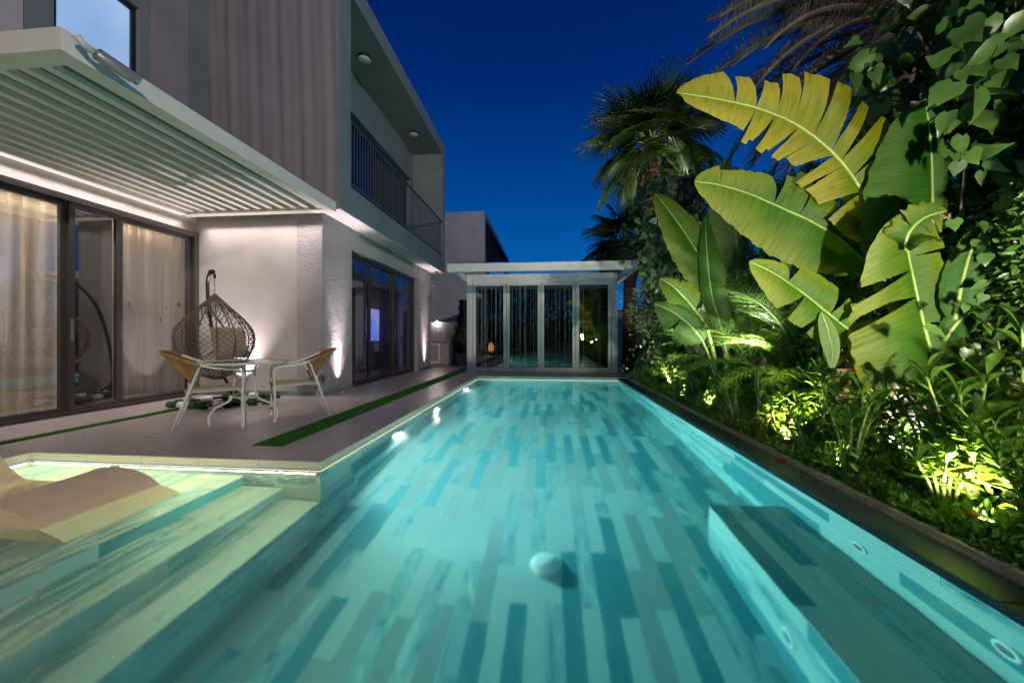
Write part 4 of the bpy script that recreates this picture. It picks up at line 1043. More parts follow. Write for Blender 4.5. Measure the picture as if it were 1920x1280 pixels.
# ================================================================== PLANTS
def profile(t, a=.55, b=.8):
    """half width along a banana blade"""
    return max(0.0, math.sin(math.pi*min(1, max(0, t))**a))**b
def spline(pts, m):
    sp_ = smooth_path(pts, 12); L = [0]
    for p, q in zip(sp_, sp_[1:]): L.append(L[-1] + (q-p).length)
    out = []; k = 0
    for i in range(m+1):
        d = L[-1]*i/m
        while k < len(L)-2 and L[k+1] < d: k += 1
        f = (d-L[k])/max(1e-9, L[k+1]-L[k]); out.append(sp_[k].lerp(sp_[k+1], min(1, f)))
    return out
def banana_leaf(parent, pts, wl_, wr_, mat, side, splits_l=(), splits_r=(), droop=.18, gap=.5, seed=1, sweep=.12, rib=.012, a=.55, b=.8, curl=0.0, lab=None, ragged=.02):
    """blade from base to tip; side = direction of the left blade; splits = positions of tears 0..1"""
    r = random.Random(seed); m = 96; sp_ = spline(pts, m); side = Vector(side)
    fr_ = []
    for i in range(m+1):
        tg = (sp_[min(i+1, m)] - sp_[max(0, i-1)]).normalized()
        s_ = (side - tg*side.dot(tg)).normalized(); n_ = tg.cross(s_); fr_.append((sp_[i], tg, s_, n_))
    Vv, Ff, UV = [], [], []; K = 7
    for sg, wmax, splits in ((1, wl_, splits_l), (-1, wr_, splits_r)):
        cuts = [0.0] + sorted(splits) + [1.0]
        for g in range(len(cuts)-1):
            t0, t1 = cuts[g], cuts[g+1]
            ns = max(3, int((t1-t0)*m)); tw = r.uniform(-.16, .16)*len(splits)**.3 if splits else 0
            shr = gap * r.uniform(.4, 1.0) * (1 if splits else 0); lean = r.uniform(-.3, .3)*(t1-t0) if splits else 0; ln = 1 + r.uniform(-.10, .08)*(1 if splits else 0)
            n0 = len(Vv)
            for i in range(ns+1):
                t = t0 + (t1-t0)*i/ns
                for k in range(K+1):
                    w = k/K
                    tm = (t0+t1)/2 + lean*w
                    # tears open only where there is a neighbouring tear
                    s_amt = shr*w**1.15*.5
                    if (g == 0 and t < tm) or (g == len(cuts)-2 and t > tm): s_amt *= .2
                    tt = t + (tm - t)*s_amt + lean*w*.5
                    tt = min(.999, max(0.001, tt)); x = tt*m; i0 = int(x); f = x-i0
                    P0 = fr_[i0][0].lerp(fr_[min(m, i0+1)][0], f); tg, s_, n_ = fr_[i0][1:]
                    W_ = wmax*profile(tt, a, b)*ln*(1 + ragged*math.sin(tt*61+seed)*w)
                    dz = -droop*W_*w*w + tw*W_*w + .014*W_*math.sin(tt*150)*w - curl*W_*w*w*w
                    q = P0 + s_*(sg*W_*w) + tg*(sweep*W_*w) + n_*(W_*.10*math.sin(w*math.pi)) + Vector((0,0,dz))
                    Vv.append(tuple(q)); UV.append((tt, w*(1 if W_ > .01 else .6)))
            for i in range(ns):
                for k in range(K):
                    q = n0 + i*(K+1)+k; Ff.append((q, q+1, q+K+2, q+K+1))
    mb = MB(); mb.v = Vv; mb.f = Ff; mb.uv = UV
    lf = obj('leaf', mb, M[mat], parent, True, label=lab)
    obj('midrib', MB().tube([p + fr_[i][3]*0 for i, p in enumerate(sp_[::4])], [rib*(1 - .8*i/(m/4)) + .0015 for i in range(len(sp_[::4]))], 7), M['midrib'], lf, True)
    return lf
def C(*a): return [cpt(*p) for p in a]

BA = thing('banana_plant', 'tall banana plant with torn yellowing leaves rising beside the front of the bed', 'banana plant', (2.5, 2.75, -.03))
hub = cpt(1700, 560, 2.75)
# great yellow leaf arching to the left
banana_leaf(BA, C((1662,455,2.85), (1640,405,2.85), (1608,345,2.85), (1560,285,2.85), (1495,235,2.85), (1420,203,2.8), (1340,185,2.75), (1268,174,2.7)), .29, .36, 'ban_y', (-.35,.15,-1),
            splits_l=(.20,.31,.36,.44,.52,.57,.62,.66,.70), splits_r=(.18,.26,.33,.38,.46,.55,.62,.70,.78), droop=.05, gap=.95, seed=3, sweep=.28, rib=.014, a=.62, b=.62)
obj('petiole', MB().tube(smooth_path(C((1662,455,2.85), (1690,520,2.82), (1722,585,2.72), (1738,650,2.6))), [.012]*6*3+[.016], 8), M['midrib'], BA, True)
# second broad leaf
banana_leaf(BA, C((1630,500,3.0), (1585,455,3.0), (1530,420,3.0), (1470,392,3.0), (1400,362,2.95), (1340,345,2.9), (1302,341,2.85)), .34, .30, 'ban_m', (-.1,.1,-1),
            splits_l=(), splits_r=(.28,.42,.50,.56,.86), droop=.10, gap=.38, seed=5, sweep=.10, rib=.012, a=.72, b=.6)
obj('petiole', MB().tube(smooth_path(C((1630,500,3.0), (1655,545,2.95), (1690,620,2.85), (1735,700,2.6))), .013, 8), M['midrib'], BA, True)
# big upright leaf seen from behind
banana_leaf(BA, C((1742,600,2.60), (1745,520,2.64), (1748,440,2.66), (1748,350,2.66), (1745,270,2.64), (1735,185,2.6)), .41, .10, 'ban_g', (-1,.25,0),
            splits_l=(), splits_r=(.3,), droop=.0, gap=.1, seed=7, sweep=.02, rib=.013, a=.85, b=.42)
# dark leaf behind, left of it
banana_leaf(BA, C((1700,620,2.9), (1676,540,2.95), (1645,470,2.98), (1618,400,3.0), (1596,345,3.0)), .15, .22, 'ban_g', (-1,.2,-.2),
            splits_l=(.3,.5), splits_r=(.4,), droop=.05, gap=.15, seed=9, a=.8, b=.5)
# lower leaf facing the pool, wide
banana_leaf(BA, C((1757,720,2.45), (1748,670,2.48), (1735,620,2.5), (1722,565,2.52), (1710,510,2.5), (1700,455,2.45), (1700,395,2.4)), .40, .24, 'ban_m', (-1,.1,-.05),
            splits_l=(.28,.50,.55,.60,.66), splits_r=(.34,.56,.74), droop=.12, gap=.16, seed=12, sweep=.03, rib=.013, a=.62, b=.42)
# upper torn piece of the same shoot
banana_leaf(BA, C((1700,470,2.4), (1702,440,2.38), (1730,410,2.36), (1775,395,2.34)), .13, .16, 'ban_m', (-.2,0,1), splits_l=(.4,), splits_r=(.5,.7), droop=.3, gap=.4, seed=15, a=.8, b=.6, ragged=.1)
# low torn leaf reaching left with hanging tatters
banana_leaf(BA, C((1640,660,2.7), (1600,625,2.7), (1550,585,2.7), (1500,545,2.68), (1450,512,2.65), (1405,490,2.6)), .18, .20, 'ban_m', (-.2,.1,-1),
            splits_l=(.15,.24,.4,.48,.56), splits_r=(.22,.36,.7), droop=.12, gap=.5, seed=18, rib=.010, a=.8, b=.6, lab='low yellowing leaf with dry torn rags')
obj('petiole', MB().tube(smooth_path(C((1640,660,2.7), (1672,700,2.65), (1740,800,2.5))), .011, 8), M['midrib'], BA, True)
for k, (p, q, r_, s_) in enumerate((((1540,585,2.66),(1552,620,2.64),(1560,660,2.64),(1558,690,2.64)), ((1590,620,2.66),(1612,660,2.63),(1622,700,2.62),(1628,735,2.62)), ((1612,640,2.66),(1640,690,2.6),(1650,720,2.6),(1660,745,2.6)), ((1655,500,2.72),(1668,530,2.7),(1672,560,2.7),(1674,590,2.7)))):
    banana_leaf(BA, C(p, q, r_, s_), .055, .06, ('ban_p', 'ban_y')[k % 2], (-1,.1,0), droop=.3, seed=30+k, a=.8, b=.6, rib=.004, lab='dry hanging rag of leaf')
obj('stem', MB().tube(smooth_path([cpt(1735,600,2.55), cpt(1752,690,2.5), cpt(1772,790,2.48), (2.50,2.75,-.03)]), [.020]*6 + [.026]*6 + [.036]*7, 12), M['stem'], BA, True)
obj('stem', MB().tube(smooth_path([cpt(1745,590,3.1), cpt(1760,720,2.9), (2.58,2.92,-.03)]), [.02]*6 + [.034]*7, 12), M['stem'], BA, True)
for k, (p, q, r_, s_, wd) in enumerate((((1790,600,2.4),(1806,520,2.38),(1830,450,2.36),(1870,405,2.34),.10), ((1770,640,2.45),(1800,600,2.4),(1845,578,2.38),(1890,590,2.36),.08))):
    banana_leaf(BA, C(p, q, r_, s_), wd, wd, 'ban_g', (-.3,.2,1), droop=.3, seed=50+k, a=.8, b=.6)
for bx, by, v, s in ((1662,430,2.84,.03), (1772,405,2.33,.03), (1660,520,2.6,.028)):   # shrivelled dry ends
    c_ = cpt(bx, by, v); b_ = MB()
    for k in range(6): b_.tube([c_, c_ + Vector((random.uniform(-s, s), random.uniform(-s, s), random.uniform(-s, s*.5))), c_ + Vector((random.uniform(-s, s)*2, 0, random.uniform(-s, s)))], [.006, .008, .002], 5)
    obj('dry_end', b_, M['dead'], BA)

BB = thing('banana_plant', 'younger banana plant with pale upright leaves behind the pink flowered shrub', 'banana plant', (cpt(1370,775,5.0).x, cpt(1370,775,5.0).y, -.03))
banana_leaf(BB, C((1345,560,5.0), (1325,505,5.0), (1290,445,5.0), (1258,400,4.95), (1228,362,4.9)), .30, .24, 'ban_m', (-.8,.1,-.7), droop=.1, seed=61, a=.72, b=.6, sweep=.1, rib=.016)
banana_leaf(BB, C((1385,560,5.2), (1382,500,5.2), (1380,440,5.2), (1376,380,5.2), (1364,296,5.15)), .37, .10, 'ban_p', (-1,.1,0), splits_r=(.4,.6), droop=.0, gap=.2, seed=63, a=.72, b=.5, sweep=.02, rib=.016)
banana_leaf(BB, C((1362,660,4.9), (1352,610,4.9), (1335,555,4.9), (1326,480,4.9), (1322,405,4.9)), .12, .17, 'ban_g', (-1,.4,0), droop=.0, seed=65, a=.8, b=.6)
banana_leaf(BB, C((1303,580,4.6), (1285,560,4.6), (1262,537,4.55), (1236,522,4.5)), .17, .20, 'ban_m', (-.2,.1,-1), splits_r=(.4,.6), droop=.25, gap=.2, seed=67, a=.7, b=.6, ragged=.06)
banana_leaf(BB, C((1318,640,4.6), (1296,612,4.6), (1262,585,4.6), (1228,570,4.55)), .22, .17, 'ban_g', (-.2,.1,-1), splits_l=(.5,), droop=.2, gap=.2, seed=69, a=.7, b=.6, ragged=.05)
for pts, r_ in ((((1345,560,5.0),(1358,640,5.0),(1368,775,5.0)), .034), (((1385,560,5.2),(1384,640,5.15),(1376,775,5.05)), .036), (((1303,580,4.6),(1330,630,4.7),(1362,775,4.9)), .022), (((1318,640,4.6),(1334,680,4.7),(1364,775,4.9)), .016), (((1402,520,5.2),(1396,640,5.2),(1380,775,5.1)), .02), (((1362,660,4.9),(1366,700,4.95),(1370,775,5.0)), .04)):
    obj('stem', MB().tube(smooth_path(C(*pts)), [r_*.7 + r_*.5*i/12 for i in range(13)], 10), M['stem'], BB, True)

# ---------------- fan palms
def fan_mesh(nseg=44, spanr=292, fold=.035, seed=1):
    r = random.Random(seed); Vv, Ff = [], []
    for k in range(nseg):
        a = math.radians(-spanr/2 + spanr*(k+.5)/nseg + r.uniform(-1.5, 1.5)); L = (1 - .28*abs(a/math.radians(spanr/2))**2)*r.uniform(.9, 1.04)
        ha = math.radians(spanr/nseg/2)
        c_, s_ = math.cos(a), math.sin(a); dr = r.uniform(.10, .38)
        for sg in (1, -1):
            pts = []
            for t, wf in ((.03, 1), (.25, 1), (.45, .95), (.62, .62), (.8, .35), (1, .02)):
                z = -.10*t*t - dr*max(0, t-.55)**2*2
                hw = math.tan(ha)*min(t, .47)*wf
                pts.append(((t*L*c_, t*L*s_, z - .02*t), (t*L*c_ - hw*s_*sg, t*L*s_ + hw*c_*sg, z + fold*min(t, .5)*wf)))
            n0 = len(Vv)
            for p in pts: Vv += [p[0], p[1]]
            for i in range(len(pts)-1): Ff.append((n0+2*i, n0+2*i+1, n0+2*i+3, n0+2*i+2))
    return Vv, Ff
FANS = []
for sd in (1, 2, 3):
    Vv, Ff = fan_mesh(seed=sd); me = arrmesh('fan_frond', Vv, Ff); me.materials.append(M['fan']); FANS.append(me)
petm = MB().tube([(-1, 0, .12), (-.5, 0, .05), (0, 0, 0)], [.028, .018, .012], 6).mesh('petiole'); petm.materials.append(M['midrib'])
def orient(d, up):
    d = Vector(d).normalized(); up = Vector(up); y = up.cross(d).normalized(); z = d.cross(y)
    return Matrix((d, y, z)).transposed().to_quaternion()
def trunk(parent, base, top, r0, r1, mat, rings=40, n=14, bulge=.06, seed=1):
    r = random.Random(seed); pts, rs = [], []
    for i in range(rings*2+1):
        t = i/(rings*2); p = Vector(base).lerp(Vector(top), t); p.x += .04*math.sin(t*3+seed); pts.append(p); rs.append((r0+(r1-r0)*t)*(1 + (bulge if i % 2 else -bulge*.3) + r.uniform(-.04, .04)))
    return obj('trunk', MB().tube(pts, rs, n), mat, parent)
def fan_palm(base, crown, fr, n, lab, seed, tr=.14):
    r = random.Random(seed); t = thing('fan_palm', lab, 'palm', base); crown = Vector(crown)
    trunk(t, base, crown, tr*1.2, tr, M['trunk'], seed=seed)
    ck = obj('crown', MB().tube([crown-Vector((0,0,.25)), crown, crown+Vector((0,0,.25))], [tr, tr*1.2, .04], 10), M['dead'], t)
    for k in range(n):
        az = k*2.399 + r.uniform(-.2, .2); el = 1.25 - 2.1*(k/(n-1)) + r.uniform(-.12, .12)
        d = Vector((math.cos(az)*math.cos(el), math.sin(az)*math.cos(el), math.sin(el)))
        pl = fr*r.uniform(.75, 1.0); pos = crown + Vector((0,0,.1)) + d*pl
        dd = (d + Vector((0,0,-.25 - .15*(k/n)))).normalized(); up = (Vector((0,0,1)) - d*.2 + Vector((r.uniform(-.3,.3), r.uniform(-.3,.3), 0)))
        q = orient(dd, up)
        f = inst('frond', FANS[k % 3], ck, pos, q=q, scale=fr*r.uniform(.85, 1.1))
        pe = bpy.data.objects.new('petiole', petm); COL.objects.link(pe); pe.parent = t; pe.matrix_parent_inverse = INV[t.name]; pe.location = pos; pe.rotation_mode = 'QUATERNION'; pe.rotation_quaternion = orient(d, (0,0,1)); pe.scale = (pl*.95, fr*1.1, fr*1.1)
    b = MB()
    for k in range(60):                                # skirt of dry fibre
        a = r.uniform(0, 6.28); z = crown.z - r.uniform(0, .7); rr = tr*1.1
        b.tube([(crown.x+rr*math.cos(a), crown.y+rr*math.sin(a), z), (crown.x+(rr+.1)*math.cos(a+.1), crown.y+(rr+.1)*math.sin(a+.1), z-.12), (crown.x+(rr+.08)*math.cos(a+.2), crown.y+(rr+.08)*math.sin(a+.2), z-.32)], [.012, .009, .003], 4)
    o = obj('dry_skirt', b, M['dead'], t); o['kind'] = 'stuff'
pA = cpt(1222, 285, 9.4); fan_palm((cpt(1248, 690, 9.0).x, cpt(1248, 690, 9.0).y, -.03), pA, .98, 36, 'tall fan palm with a full round crown of green fans against the sky', 3, .13)
pB = cpt(1178, 462, 12.4); fan_palm((cpt(1182, 690, 12.3).x, cpt(1182, 690, 12.3).y, -.03), pB, .95, 28, 'shorter dark fan palm close behind the right end of the pavilion', 5, .19)

# ---------------- feather palms
def pinnate(L=1.0, n=70, ll=.17, lw=.012, arch=.55, vee=.5, seed=1, start=.18, tipdrop=.5):
    r = random.Random(seed); Vv, Ff = [], []
    def P(t): return Vector((L*(t - .10*t*t), 0, L*(.20*t - arch*t**2.2)))
    pr = [P(i/16) for i in range(17)]
    b = MB().tube(pr, [.018*L*(1-.85*i/16)+.002 for i in range(17)], 5)
    for k in range(n):
        t = start + (1-start)*(k+.5)/n; p = P(t); tg = (P(min(1, t+.02)) - P(t-.02)).normalized()
        nn = tg.cross(Vector((0,1,0))).normalized()*-1
        if nn.z < 0: nn = -nn
        for sg in (1, -1):
            l = ll*L*math.sin(math.pi*(.12 + .84*(t-start)/(1-start)))**.6*r.uniform(.85, 1.1)
            d = (tg*r.uniform(.45, .75) + Vector((0, sg, 0)) + nn*(vee + r.uniform(-.25, .25))).normalized()
            q1 = p + d*l*.5; q2 = p + d*l + Vector((0,0,-tipdrop*l*r.uniform(.2, .7)))
            wv = tg*lw*L
            b.add([p-wv*.4, p+wv*.4, q1+wv*.6, q1-wv*.6, q2], [(0,1,2,3), (3,2,4)])
    return b
DATE = []
for sd in (1, 2, 3):
    me = pinnate(1.0, 84, .135, .0055, .50, .35, sd).mesh('date_frond'); me.materials.append(M['date']); DATE.append(me)
AREC = []
for sd in (4, 5, 6):
    me = pinnate(1.0, 46, .26, .0075, .62, .30, sd, .28, .7).mesh('areca_frond'); me.materials.append(M['areca']); AREC.append(me)
dc = cpt(1735, 45, 4.9)
DP = thing('date_palm', 'large feathery date palm arching over the upper right of the garden', 'palm', (2.72, 3.75, -.03))
trunk(DP, (2.78, 3.72, -.03), (2.86, 3.78, 1.2), .13, .12, M['trunk'], 14, 12, .25, 2)
obj('trunk', MB().tube(smooth_path([(2.86, 3.78, 1.2), (3.2, 4.0, 2.6), dc - Vector((0,0,.3))]), [.12]*7 + [.16]*6, 12), M['trunk'], DP, True)
rr = random.Random(11)
for k in range(40):
    az = k*2.399; el = 1.15 - 1.75*(k/39) + rr.uniform(-.1, .1)
    d = Vector((math.cos(az)*math.cos(el), math.sin(az)*math.cos(el), math.sin(el)))
    inst('frond', DATE[k % 3], DP, dc + d*.1, q=orient(d, (rr.uniform(-.2,.2), rr.uniform(-.2,.2), 1)), scale=rr.uniform(2.5, 3.1))
for k, (x, y) in enumerate(((1330,60),(1290,110),(1310,160),(1370,215),(1400,300),(1440,40),(1350,20),(1480,90),(1430,250),(1500,300),(1560,330),(1370,120),(1460,160))):
    tip = cpt(x, y, 4.4 + .35*(k % 3)); d = (tip-dc); L = d.length
    inst('frond', DATE[k % 3], DP, dc, q=orient(d + Vector((0,0,L*.30)), (0,0,1)), scale=L*1.06)
AP = []
for j, (x, y, l) in enumerate(((2.62, 5.1, 'fine leaved areca palm between the two banana plants'), (2.60, 4.2, 'low arching areca palm in front of the garden wall'), (2.75, 6.6, 'areca palm with fine fronds behind the younger banana plant'))):
    t = thing('areca_palm', l, 'palm', (x, y, -.03), None); r = random.Random(70+j)
    for k in range(5): obj('cane', MB().tube([(x+r.uniform(-.08,.08), y+r.uniform(-.08,.08), -.03), (x+r.uniform(-.14,.14), y+r.uniform(-.14,.14), .7+.1*k)], [.02, .012], 6), M['stem'], t, True)
    for k in range(26):
        az = k*2.399; el = 1.35 - 1.0*(k/25)
        d = Vector((math.cos(az)*math.cos(el), math.sin(az)*math.cos(el), math.sin(el)))
        inst('frond', AREC[k % 3], t, (x, y, .35 + .03*(k % 9) + .3*(1-k/25)), q=orient(d, (0,0,1)), scale=r.uniform(.8, 1.25))

# ---------------- hedges and climbers
def hedge(lab, x0, x1, y0, y1, z0, z1, n, sz, mat, tmpl=OV, F=OVF, seed=1, name='hedge', top_var=.25, core=True):
    t = thing(name, lab, 'hedge', ((x0+x1)/2, (y0+y1)/2, -.03))
    P_ = np.stack([rng.uniform(x0, x1, n), rng.uniform(y0, y1, n), rng.uniform(0, 1, n)], 1)
    # bias towards the pool side face
    P_[:, 0] = x0 + (x1-x0)*rng.beta(1.0, 2.0, n) + .10*np.sin(P_[:, 1]*3.1) + .08*np.sin(P_[:, 1]*7.7)
    top = z1 + top_var*np.sin(P_[:, 1]*2.3+seed) + top_var*.6*np.sin(P_[:, 1]*6.1)
    P_[:, 2] = z0 + (top-z0)*P_[:, 2]**.9
    P_[:, 0] += .12*np.sin(P_[:, 2]*4 + P_[:, 1]*2)
    keep = ~((P_[:, 1] > 3.02) & (P_[:, 1] < 3.75) & (P_[:, 2] < .75)); P_ = P_[keep]; n = len(P_)
    D = rdir(n, -.2); D[:, 0] -= .5; Nn = rdir(n, .3); Nn[:, 0] -= .6
    leafcloud('foliage', P_, D, Nn, rng.uniform(sz*.7, sz*1.25, n), tmpl, F, mat, t)
    b = MB(); r = random.Random(seed)
    for k in range(int((y1-y0)*5)):
        x = r.uniform(x0+.1, x1); y = r.uniform(y0, y1); b.tube([(x, y, -.03), (x+r.uniform(-.1,.1), y+r.uniform(-.2,.2), z1*.5), (x+r.uniform(-.2,.2), y+r.uniform(-.3,.3), z1*.95)], [.02, .014, .005], 5)
    o = obj('branches', b, M['bark'], t); o['kind'] = 'stuff'
    return t
hedge('dark dense hedge covering the garden wall at the far right of the picture', 2.66, 2.96, .6, 3.9, .0, 2.25, 34000, .055, M['hedge'], seed=1)
hedge('dense hedge behind the fine palms in the middle of the bed', 2.66, 2.98, 3.7, 7.4, .0, 2.9, 34000, .055, M['hedge'], seed=2)
hedge('green hedge beside the pavilion at the far end of the bed', 2.70, 3.0, 7.2, 11.2, .0, 2.9, 24000, .065, M['hedge'], seed=3)
hedge('tall dark leafy growth rising behind the garden wall at the upper right', 3.15, 3.8, .7, 3.6, 1.2, 4.0, 26000, .085, M['hedge'], seed=6)
hedge('low hedge along the wall behind the camera', 2.3, 3.0, -4.5, .4, .0, 2.2, 5000, .10, M['hedge'], seed=4)

n = 15000; t = thing('tree_screen', 'row of leafy trees behind the camera that show only in the glass', 'trees', (0, -6.4, 0))
P_ = np.stack([rng.uniform(-9, 3.8, n), rng.uniform(-6.9, -5.9, n), rng.uniform(.3, 8.0, n)], 1); P_[:, 2] += .5*np.sin(P_[:, 0]*1.3)
leafcloud('foliage', P_, rdir(n, -.2), rdir(n, .3), rng.uniform(.22, .4, n), OV, OVF, M['hedge'], t)
for k in range(7): obj('trunk', MB().tube([(-8.5+1.9*k, -6.4, -.05), (-8.4+1.9*k, -6.5, 4.5)], [.10, .05], 8), M['bark'], t)
def heart_vine(lab, pts_fn, n, s, mat, name='climbing_vine', cat='climber', stems=(), tilt=.5):
    P0 = pts_fn(0); t = thing(name, lab, cat, (P0.x, P0.y, P0.z - .5))
    mes = []
    for (cx_, cy_, wd_) in ((.10, .05, 1), (-.12, .18, .9), (.25, -.15, 1.08), (.35, .22, .82)):
        mb = MB(); mb.v = [(x, y*wd_*(1 + .06*math.sin(x*9)), z - cx_*x*x + cy_*abs(y) + .03*math.sin(x*11 + y*7)) for x, y, z in HE]; mb.f = HEF; me = mb.mesh('heart_leaf', True); me.materials.append(mat); mes.append(me)
    for s_ in stems: obj('stem', MB().tube(smooth_path(s_), [.018*(1 - .6*i/((len(s_)-1)*6)) for i in range((len(s_)-1)*6+1)], 6), M['bark'], t, True)
    r = random.Random(n)
    far = []
    for k in range(n):
        p = pts_fn(k); toward = (Vector((0,0,1.4)) - p).normalized()
        nrm = (toward*r.uniform(.3, 1.0) + Vector((r.uniform(-.8,.8), r.uniform(-.8,.8), r.uniform(-.1,.9)))).normalized()
        d = Vector((r.uniform(-.8,.8), r.uniform(-.5,.5), -r.uniform(.3, 1.0)))
        x = (d - nrm*d.dot(nrm)).normalized(); y = nrm.cross(x)
        q = Matrix((x, y, nrm)).transposed().to_quaternion()
        if k < 290: inst('leaf', mes[k % 4], t, p, q=q, scale=s*r.uniform(.5, 1.25))
        else: far.append((p, x, nrm, s*r.uniform(.65, 1.2)))
    if far:
        leafcloud('small_leaves', [tuple(f[0]) for f in far], np.array([tuple(f[1]) for f in far]), np.array([tuple(f[2]) for f in far]), [f[3] for f in far], HE, HEF, mat, t)
    return t
rv = random.Random(21)
blobs = [(1700,120,70,60),(1790,60,90,70),(1860,160,80,80),(1780,200,90,70),(1650,170,50,60),(1880,260,60,70),(1640,230,45,55),(1840,310,60,40),(1720,40,80,50),(1900,60,50,80),(1690,250,50,30),(1630,130,30,40)]
def big_vine(k):
    c_ = blobs[k % len(blobs)]; x = c_[0]+rv.gauss(0, c_[2]*.6); return cpt(x, c_[1]+rv.gauss(0, c_[3]*.6), rv.uniform(2.25, 2.9) if x > 1770 else rv.uniform(3.0, 3.5))
heart_vine('large heart shaped leaves of a tree hanging into the upper right corner', big_vine, 290, .165, M['heart'], 'heart_leaf_tree', 'tree',
           stems=[[(3.4, 2.2, 0), (3.6, 2.3, 2.0), (3.4, 2.2, 3.0), cpt(1850, 80, 2.9)], [(3.5, 2.25, 2.4), cpt(1860, 190, 2.8), cpt(1660, 190, 2.8)], [(3.5, 2.25, 2.4), cpt(1870, 260, 2.8), cpt(1720, 60, 2.9)]])
def mid_vine(k):
    t_ = rv.random(); return cpt(1262 + rv.gauss(0, 26) - 20*t_, 345 + 190*t_ + rv.gauss(0, 14), rv.uniform(6.6, 7.6))
heart_vine('grey green climber with heart shaped leaves hanging under the tall fan palm', mid_vine, 520, .135, M['vine'], stems=[[(2.9, 7.1, -.03), (2.9, 7.2, 2.0), cpt(1262, 400, 7.1), cpt(1240, 330, 7.1)]])
t = thing('climber', 'tall column of small leaved climber wrapping the trunk of the tall fan palm', 'climber', (2.6, 7.7, -.03))
n = 12000; q_ = rng.uniform(0, 1, n); cx = 1262 + rng.normal(0, 30, n) + 14*np.sin(q_*17); vy = rng.uniform(7.3, 8.2, n); cyy = 330 + 380*q_
P_ = np.array([tuple(cpt(a, b, c)) for a, b, c in zip(cx, cyy, vy)])
D = rdir(n, -.3); Nn = rdir(n, .3); Nn[:, 1] -= .6; Nn[:, 0] -= .3
leafcloud('foliage', P_, D, Nn, rng.uniform(.06, .12, n), OV, OVF, M['vine'], t)
obj('stem', MB().tube(smooth_path([(2.75, 8.0, -.03), (2.7, 7.9, 1.6), cpt(1262, 350, 7.7)]), .03, 8), M['bark'], t, True)
t = thing('climber', 'mid green leafy growth filling the gap behind the younger banana plant', 'climber', (3.0, 6.6, -.03))
n = 12000; P_ = np.array([tuple(cpt(a, b, c)) for a, b, c in zip(rng.uniform(1290, 1620, n), 430 + 290*rng.uniform(0, 1, n)**.9, rng.uniform(5.3, 6.2, n))]); P_ = P_[P_[:, 0] < 2.98]; n = len(P_)
Nn = rdir(n, .3); Nn[:, 0] -= .6
leafcloud('foliage', P_, rdir(n, -.3), Nn, rng.uniform(.05, .10, n), OV, OVF, M['vine'], t)
obj('stem', MB().tube(smooth_path([(2.9, 6.4, -.03), (2.85, 6.3, 1.2), (2.8, 6.0, 2.0)]), .02, 8), M['bark'], t, True)
def mid_vine2(k):
    return cpt(1330 + rv.gauss(0, 40), 395 + rv.gauss(0, 42), rv.uniform(6.8, 8.2))
heart_vine('dark climber with small heart shaped leaves behind the pale banana leaf', mid_vine2, 420, .12, M['hedge'], stems=[[(3.3, 6.9, -.03), (3.4, 7.2, 2.0), cpt(1330, 390, 7.5)]])
def right_vine(k):
    return cpt(1850 + rv.gauss(0, 45), 520 + rv.gauss(0, 150), rv.uniform(2.14, 2.3))
heart_vine('sparse broad leaves scattered on the dark hedge at the right edge', right_vine, 36, .085, M['heart'], stems=[[(2.95, 1.9, -.03), (3.0, 2.0, 1.0), cpt(1860, 420, 3.1)]])

# ---------------- front shrubs with paddle leaves, every leaf its own part
def paddle_mesh(seed):
    b = MB(); rows = []
    r = random.Random(seed); bend = r.uniform(.10, .35)
    for t, wv in ((0, .012), (.15, .03), (.35, .085), (.55, .15), (.75, .185), (.9, .14), (1.0, .01)):
        z = .16*t - bend*t*t; rows.append([(t, -wv, z + wv*.28), (t, 0, z), (t, wv, z + wv*.28)])
    return b.grid(rows).mesh('paddle_leaf', True)
PAD = []
for sd in range(4):
    me = paddle_mesh(sd); me.materials.append(M['shrub']); PAD.append(me)
def shrub(x, y, h, n_st, spread, L, lab, seed, per=13, cat='shrub', lean=(-.0, 0)):
    t = thing('shrub', lab, cat, (x, y, -.03)); r = random.Random(seed)
    for k in range(n_st):
        a = r.uniform(0, 6.28); rd = spread*r.uniform(.2, 1.15); hh = h*r.uniform(.55, 1.0)
        top = Vector((x + rd*math.cos(a) + lean[0], y + rd*math.sin(a) + lean[1], hh))
        mid_ = Vector((x + rd*.5*math.cos(a), y + rd*.5*math.sin(a), hh*.55))
        st = obj('stem', MB().tube(smooth_path([(x + .03*math.cos(a), y + .03*math.sin(a), -.03), mid_, top], 4), [.011, .010, .010, .009, .008, .008, .007, .006, .005], 6), M['stem'], t, True)
        for j in range(per):
            u = 1 - .55*(j/per)**1.3; p = (mid_.lerp(top, max(0, (u-.45)/.55)))
            az = j*2.399 + r.uniform(-.3, .3); el = 1.1 - 1.25*(j/per) + r.uniform(-.2, .2)
            d = Vector((math.cos(az)*math.cos(el), math.sin(az)*math.cos(el), math.sin(el)))
            inst('leaf', PAD[j % 4], st, p, q=orient(d, (0,0,1) if abs(d.z) < .95 else (1,0,0)), scale=L*r.uniform(.75, 1.15))
    return t
